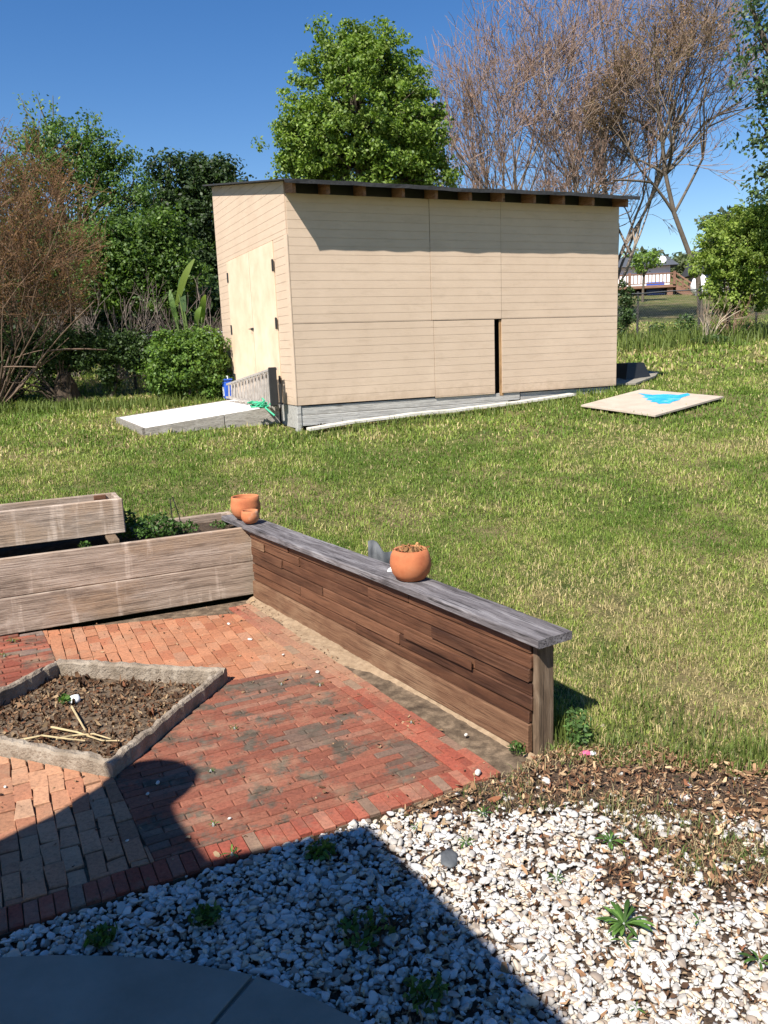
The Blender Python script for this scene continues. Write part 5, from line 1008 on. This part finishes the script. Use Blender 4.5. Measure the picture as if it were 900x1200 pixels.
leafy_tree('sapling', (753, 350), 34, [(754, 308, 15, 10), (744, 304, 8, 8), (768, 304, 10, 8), (750, 318, 9, 6), (762, 298, 8, 6)], .11, 60, 18, .26, LG * 1.15, 'slender light green sapling before the white deck house', trunk_r=.05, shell=.1)
leafy_tree('hazy_tree', (808, 350), 58, [(805, 320, 14, 18), (795, 308, 10, 10), (818, 326, 10, 16)], .22, 70, 30, .6, np.array([(.13, .16, .07), (.16, .18, .09), (.11, .13, .06)]), 'pale olive tree behind the deck stairs', trunk_r=.1, shell=.1)
# ------------------------------------------------------------------ white house with deck, far right
HY = 38.6; hb = at_y(726, 350, HY); hd = np.array([.985, -.17]); hd /= np.linalg.norm(hd); sx = HY / FPX
def hpt(px, py): # local coords on the deck-front plane
    d = ray(px, py); n_ = np.array([-hd[1], hd[0], 0]); P = O + d * (np.dot(hb - O, n_) / np.dot(d, n_)); return np.array([(P - hb)[:2] @ hd, P[2] - hb[2]])
R = empty('white_house', hb, hd, 'low white house with dark roof on the rise far right of the shed', 'house')
xr, zt = hpt(787, 312); _, zroof = hpt(787, 302); _, zdk = hpt(770, 334); zt += .19; _, zg = hpt(787, 350); XLh = -9.
mb = MB(); mb.box((XLh, 1.8, zdk - .05), (xr + .25, 8.5, zt), .01); mb.build('wall', M['house_white'], R); MB().box((XLh + .1, 1.9, zg - .8), (xr + .15, 8.4, zdk - .052), .01).build('underfloor_shade', M['fenceold_and_shade'], R)  # lower box coloured dark to stand in for shade beneath the deck
MB().prism([(XLh - .3, 1.5, zt + .003), (XLh - .3, 8.8, zt + .003), (XLh - .3, 5.1, zt + .75)], (xr + .9 - XLh, 0, 0)).build('roof', M['house_roof'], R)
for xx in (-.9, -3.4, -6.): MB().box((xx - .35, 1.74, zdk + .30), (xx + .35, 1.797, zdk + .72), .005).build('window', M['glass'], R)
q = hpt(786, 297); mb = MB(); mb.lathe([(.02, 0), (.14, .03), (.22, .09), (.225, .1), (.14, .045), (.01, .02)], n=16).tube([(0, 0, -.3), (0, 0, .0)], .02, 6)
mb.build('roof_dish', M['house_white'], R).matrix_local = Matrix.Translation((q[0], 2.6, zroof + .12)) @ Matrix.Rotation(math.radians(60), 4, 'X')
DK = empty('wooden_deck', hb, hd, 'red brown railed deck with stairs in front of the white house', 'deck')
xe = hpt(792, 338)[0]; zr = hpt(770, 320)[1]
MB().box((XLh, .0, zdk - .13), (xe, 1.79, zdk), .01).build('platform', M['deck'], DK)
MB().box((XLh, .0, zr - .06), (xe, .08, zr), .01).build('handrail', M['deck'], DK)
rl = MB()
for x in np.arange(XLh, xe - .05, .16): rl.box((x, .02, zdk + .10), (x + .04, .05, zr - .062), .003)
rl.box((XLh, .015, zdk + .06), (xe, .06, zdk + .098), .003); rl.build('balusters', M['deck'], DK)
for x in (xe - .14, xe - 2.1, xe - 4.2, xe - 6.6): MB().box((x, -.06, zdk + .0), (x + .12, -.002, zr + .05), .005).build('railing_post', M['deck'], DK)
for x in (xe - .35, xe - 2.2, xe - 4.4, xe - 6.8): MB().box((x, .1, zg - .9), (x + .25, .35, zdk - .132), .008).build('support_post', M['deck'], DK)
qe = hpt(826, 350); ns_ = 7
for i in range(ns_): t = i / ns_; x = xe + .02 + (qe[0] - xe) * t; z = zdk - (zdk - qe[1]) * (t + .1); MB().box((x, .1, z - .05), (x + .33, 1.3, z), .005).build('step', M['deck'], DK)
for yy in (.05, 1.32):
    MB().prism([(xe + .02, yy, zdk - .32), (qe[0], yy, qe[1] - .28), (qe[0], yy, qe[1] - .02), (xe + .02, yy, zdk - .02)], (0, .05, 0)).build('stringer', M['deck'], DK)
    MB().prism([(xe + .02, yy, zr - .08), (qe[0], yy, qe[1] + zr - zdk - .30), (qe[0], yy, qe[1] + zr - zdk - .2), (xe + .02, yy, zr)], (0, .05, 0)).build('stair_rail', M['deck'], DK)
    for t in (.25, .5, .75, .97): x = xe + (qe[0] - xe) * t; zb_ = zdk - (zdk - qe[1]) * t; MB().box((x - .03, yy + .052, zb_ - .25), (x + .03, yy + .08, zb_ + (zr - zdk) - .12), .003).build('baluster', M['deck'], DK)
# clutter under the deck and the white tank
a = hpt(775, 346); q3 = hb + np.array([*(hd * a[0]), a[1] - .3]); R = empty('folding_chair', q3 + np.array([0, .6, 0]), hd, 'dark blue chair stored beneath the far deck', 'chair')
MB().box((-.45, -.25, .35), (.35, .25, .42), .02).build('seat', M['blue'], R); MB().box((-.45, .2, .43), (.35, .26, .95), .02).build('backrest', M['blue'], R)
for x in (-.4, .3):
    for y in (-.2, .2): MB().tube([(x, y, 0), (x, y, .35)], .03, 6).build('leg', M['blue'], R)
q = at_y(823, 349, 37.); R = empty('white_tank', (q[0], q[1], float(H(q[0], q[1]))), hd, 'white rounded gas tank on the grass beside the deck stairs', 'tank')
zt_ = q[2] - float(H(q[0], q[1])); prof = [(.05, 0), (.38, .05), (.50, .2), (.52, .45), (.42, .72), (.2, .85), (.03, .88)]
MB().lathe(prof, (0, 0, max(.0, zt_)), 20).build('body', M['house_white'], R, smooth=True); MB().tube([(0, 0, max(0, zt_) + .86), (0, 0, max(0, zt_) + 1.0)], .08, 8).build('valve_cap', M['wire'], R)
for x in (-.3, .3): MB().box((x - .06, -.3, -.1), (x + .06, .3, max(.06, zt_ + .1)), .01).build('foot', M['wire'], R)
# grey neighbour outbuilding glimpsed behind the small right tree
q = at_y(895, 335, 36); R = empty('grey_outbuilding', (q[0], q[1], float(H(q[0], q[1])) - .3), (1, -.1), 'grey outbuilding with dark roof glimpsed behind the small right tree', 'outbuilding')
z0_ = q[2] - (float(H(q[0], q[1])) - .3); MB().box((-2.1, 0, 0), (4, 4, z0_ + .75), .01).build('wall', M['found'], R); MB().prism([(-2.4, -.4, z0_ + .755), (-2.4, 4.4, z0_ + .755), (-2.4, 2, z0_ + 1.75)], (6.8, 0, 0)).build('roof', M['house_roof'], R); MB().box((-.3, -.03, z0_ - .5), (.5, -.002, z0_ + .2), .005).build('window', M['glass'], R)
q = below(1, 395, 15.8); props(MB().box((-.07, -.07, 0), (.04, .07, float(at_y(1, 366, 15.8)[2] - q[2])), .01).build('fence_stub', M['deck'], mw=Matrix.Translation(q)), 'short red brown post at the left edge behind the hedge', 'post')
# ------------------------------------------------------------------ the house behind the camera, unseen, with a roof edge shaped to cast the foreground shade
EL, SAZ = 48.8, 211.4
toSun = np.array([math.sin(math.radians(SAZ)), math.cos(math.radians(SAZ))]) / math.tan(math.radians(EL))
EH = 2.62
def lift_(px, py, z=EH): q = at_z(px, py, 0)[:2]; return np.array([*(q + toSun * z), z])
R = empty('dwelling_house', (-4., -3., 0), (1, 0), 'unseen pale house behind the camera with a roof edge shaped to cast the head shadow', 'house')
o_ = np.array([-4., -3., 0]); corner = lift_(420, 975); e1 = lift_(232, 1018); bdir = lift_(640, 1200) - corner; bdir /= np.linalg.norm(bdir)
adir = (e1 - corner); adir /= np.linalg.norm(adir)
l0 = [lift_(*p_) for p_ in ((232, 1018), (212, 992), (196, 968), (190, 952), (207, 937), (219, 924), (222, 913), (214, 904), (196, 898), (172, 896), (150, 899), (134, 905), (125, 913), (113, 922), (98, 931), (70, 949), (52, 960), (0, 985))]
tail = l0[-1] + (l0[-1] - l0[-2]) / np.linalg.norm(l0[-1] - l0[-2]) * 1.6
out = [corner] + l0 + [tail, tail + np.array([-1.2, -5, 0]), corner + bdir * 6]
MB().prism([p_ - o_ for p_ in out], (0, 0, .07)).build('shadow_eave', M['house_roof'], R)  # outline follows the shadow edge; head-shaped bulge added to cast it
mid = (corner + tail) / 2 + np.array([-.5, -3.5, 1.4]); inner = [p_ + (mid - p_) * .08 for p_ in (corner, tail, tail + np.array([-1.2, -5, 0]), corner + bdir * 6)]
MB().add([tuple(p_ - o_ + [0, 0, .071]) for p_ in inner] + [tuple(mid - o_)], [[0, 1, 4], [1, 2, 4], [2, 3, 4], [3, 0, 4]]).build('roof', M['house_roof'], R)
wv = [p_ + (np.array([mid[0], mid[1], 0]) - np.array([p_[0], p_[1], 0])) * .16 for p_ in (corner, tail, tail + np.array([-1.2, -5, 0]), corner + bdir * 6)]
MB().prism([(p_[0] - o_[0], p_[1] - o_[1], -.1) for p_ in wv], (0, 0, EH + .095)).build('wall', M['house_wall'], R)
# ------------------------------------------------------------------ sky, sun, camera
W = bpy.data.worlds.new('World'); SC.world = W; W.use_nodes = True; nt = W.node_tree; bg = nt.nodes['Background']
sk = nt.nodes.new('ShaderNodeTexSky'); sk.sky_type = 'NISHITA'; sk.sun_disc = False; sk.sun_elevation = math.radians(EL); sk.sun_rotation = math.radians(SAZ); sk.altitude = 200; sk.air_density = 1.0; sk.dust_density = .0; sk.ozone_density = 1.3
hs = nt.nodes.new('ShaderNodeHueSaturation'); hs.inputs['Saturation'].default_value = 1.36; hs.inputs['Hue'].default_value = .509; nt.links.new(sk.outputs[0], hs.inputs['Color']); nt.links.new(hs.outputs[0], bg.inputs[0]); bg.inputs[1].default_value = .075
sun = bpy.data.lights.new('sun', 'SUN'); sun.energy = 5.0; sun.angle = math.radians(.53); sun.color = (1, .955, .88); so_ = bpy.data.objects.new('sun', sun); COL.objects.link(so_)
sd = Vector((math.sin(math.radians(SAZ)) * math.cos(math.radians(EL)), math.cos(math.radians(SAZ)) * math.cos(math.radians(EL)), math.sin(math.radians(EL))))
so_.rotation_euler = sd.to_track_quat('Z', 'Y').to_euler(); so_.location = sd * 50
cam = bpy.data.cameras.new('camera'); co = bpy.data.objects.new('camera', cam); COL.objects.link(co); SC.camera = co
mw = Matrix((Rv, Uv, -Fv)).transposed().to_4x4(); mw.translation = Vector(O); co.matrix_world = mw
cam.sensor_fit = 'HORIZONTAL'; cam.sensor_width = 36; cam.lens = FPX / 900 * 36; cam.clip_start = .05; cam.clip_end = 2000
SC.view_settings.view_transform = 'Standard'; SC.view_settings.look = 'None'; SC.view_settings.exposure = .85; SC.view_settings.gamma = 1; SC.view_settings.use_curve_mapping = False
SC.cycles.max_bounces = 6; SC.cycles.diffuse_bounces = 3; SC.cycles.transmission_bounces = 3; SC.cycles.use_denoising = True
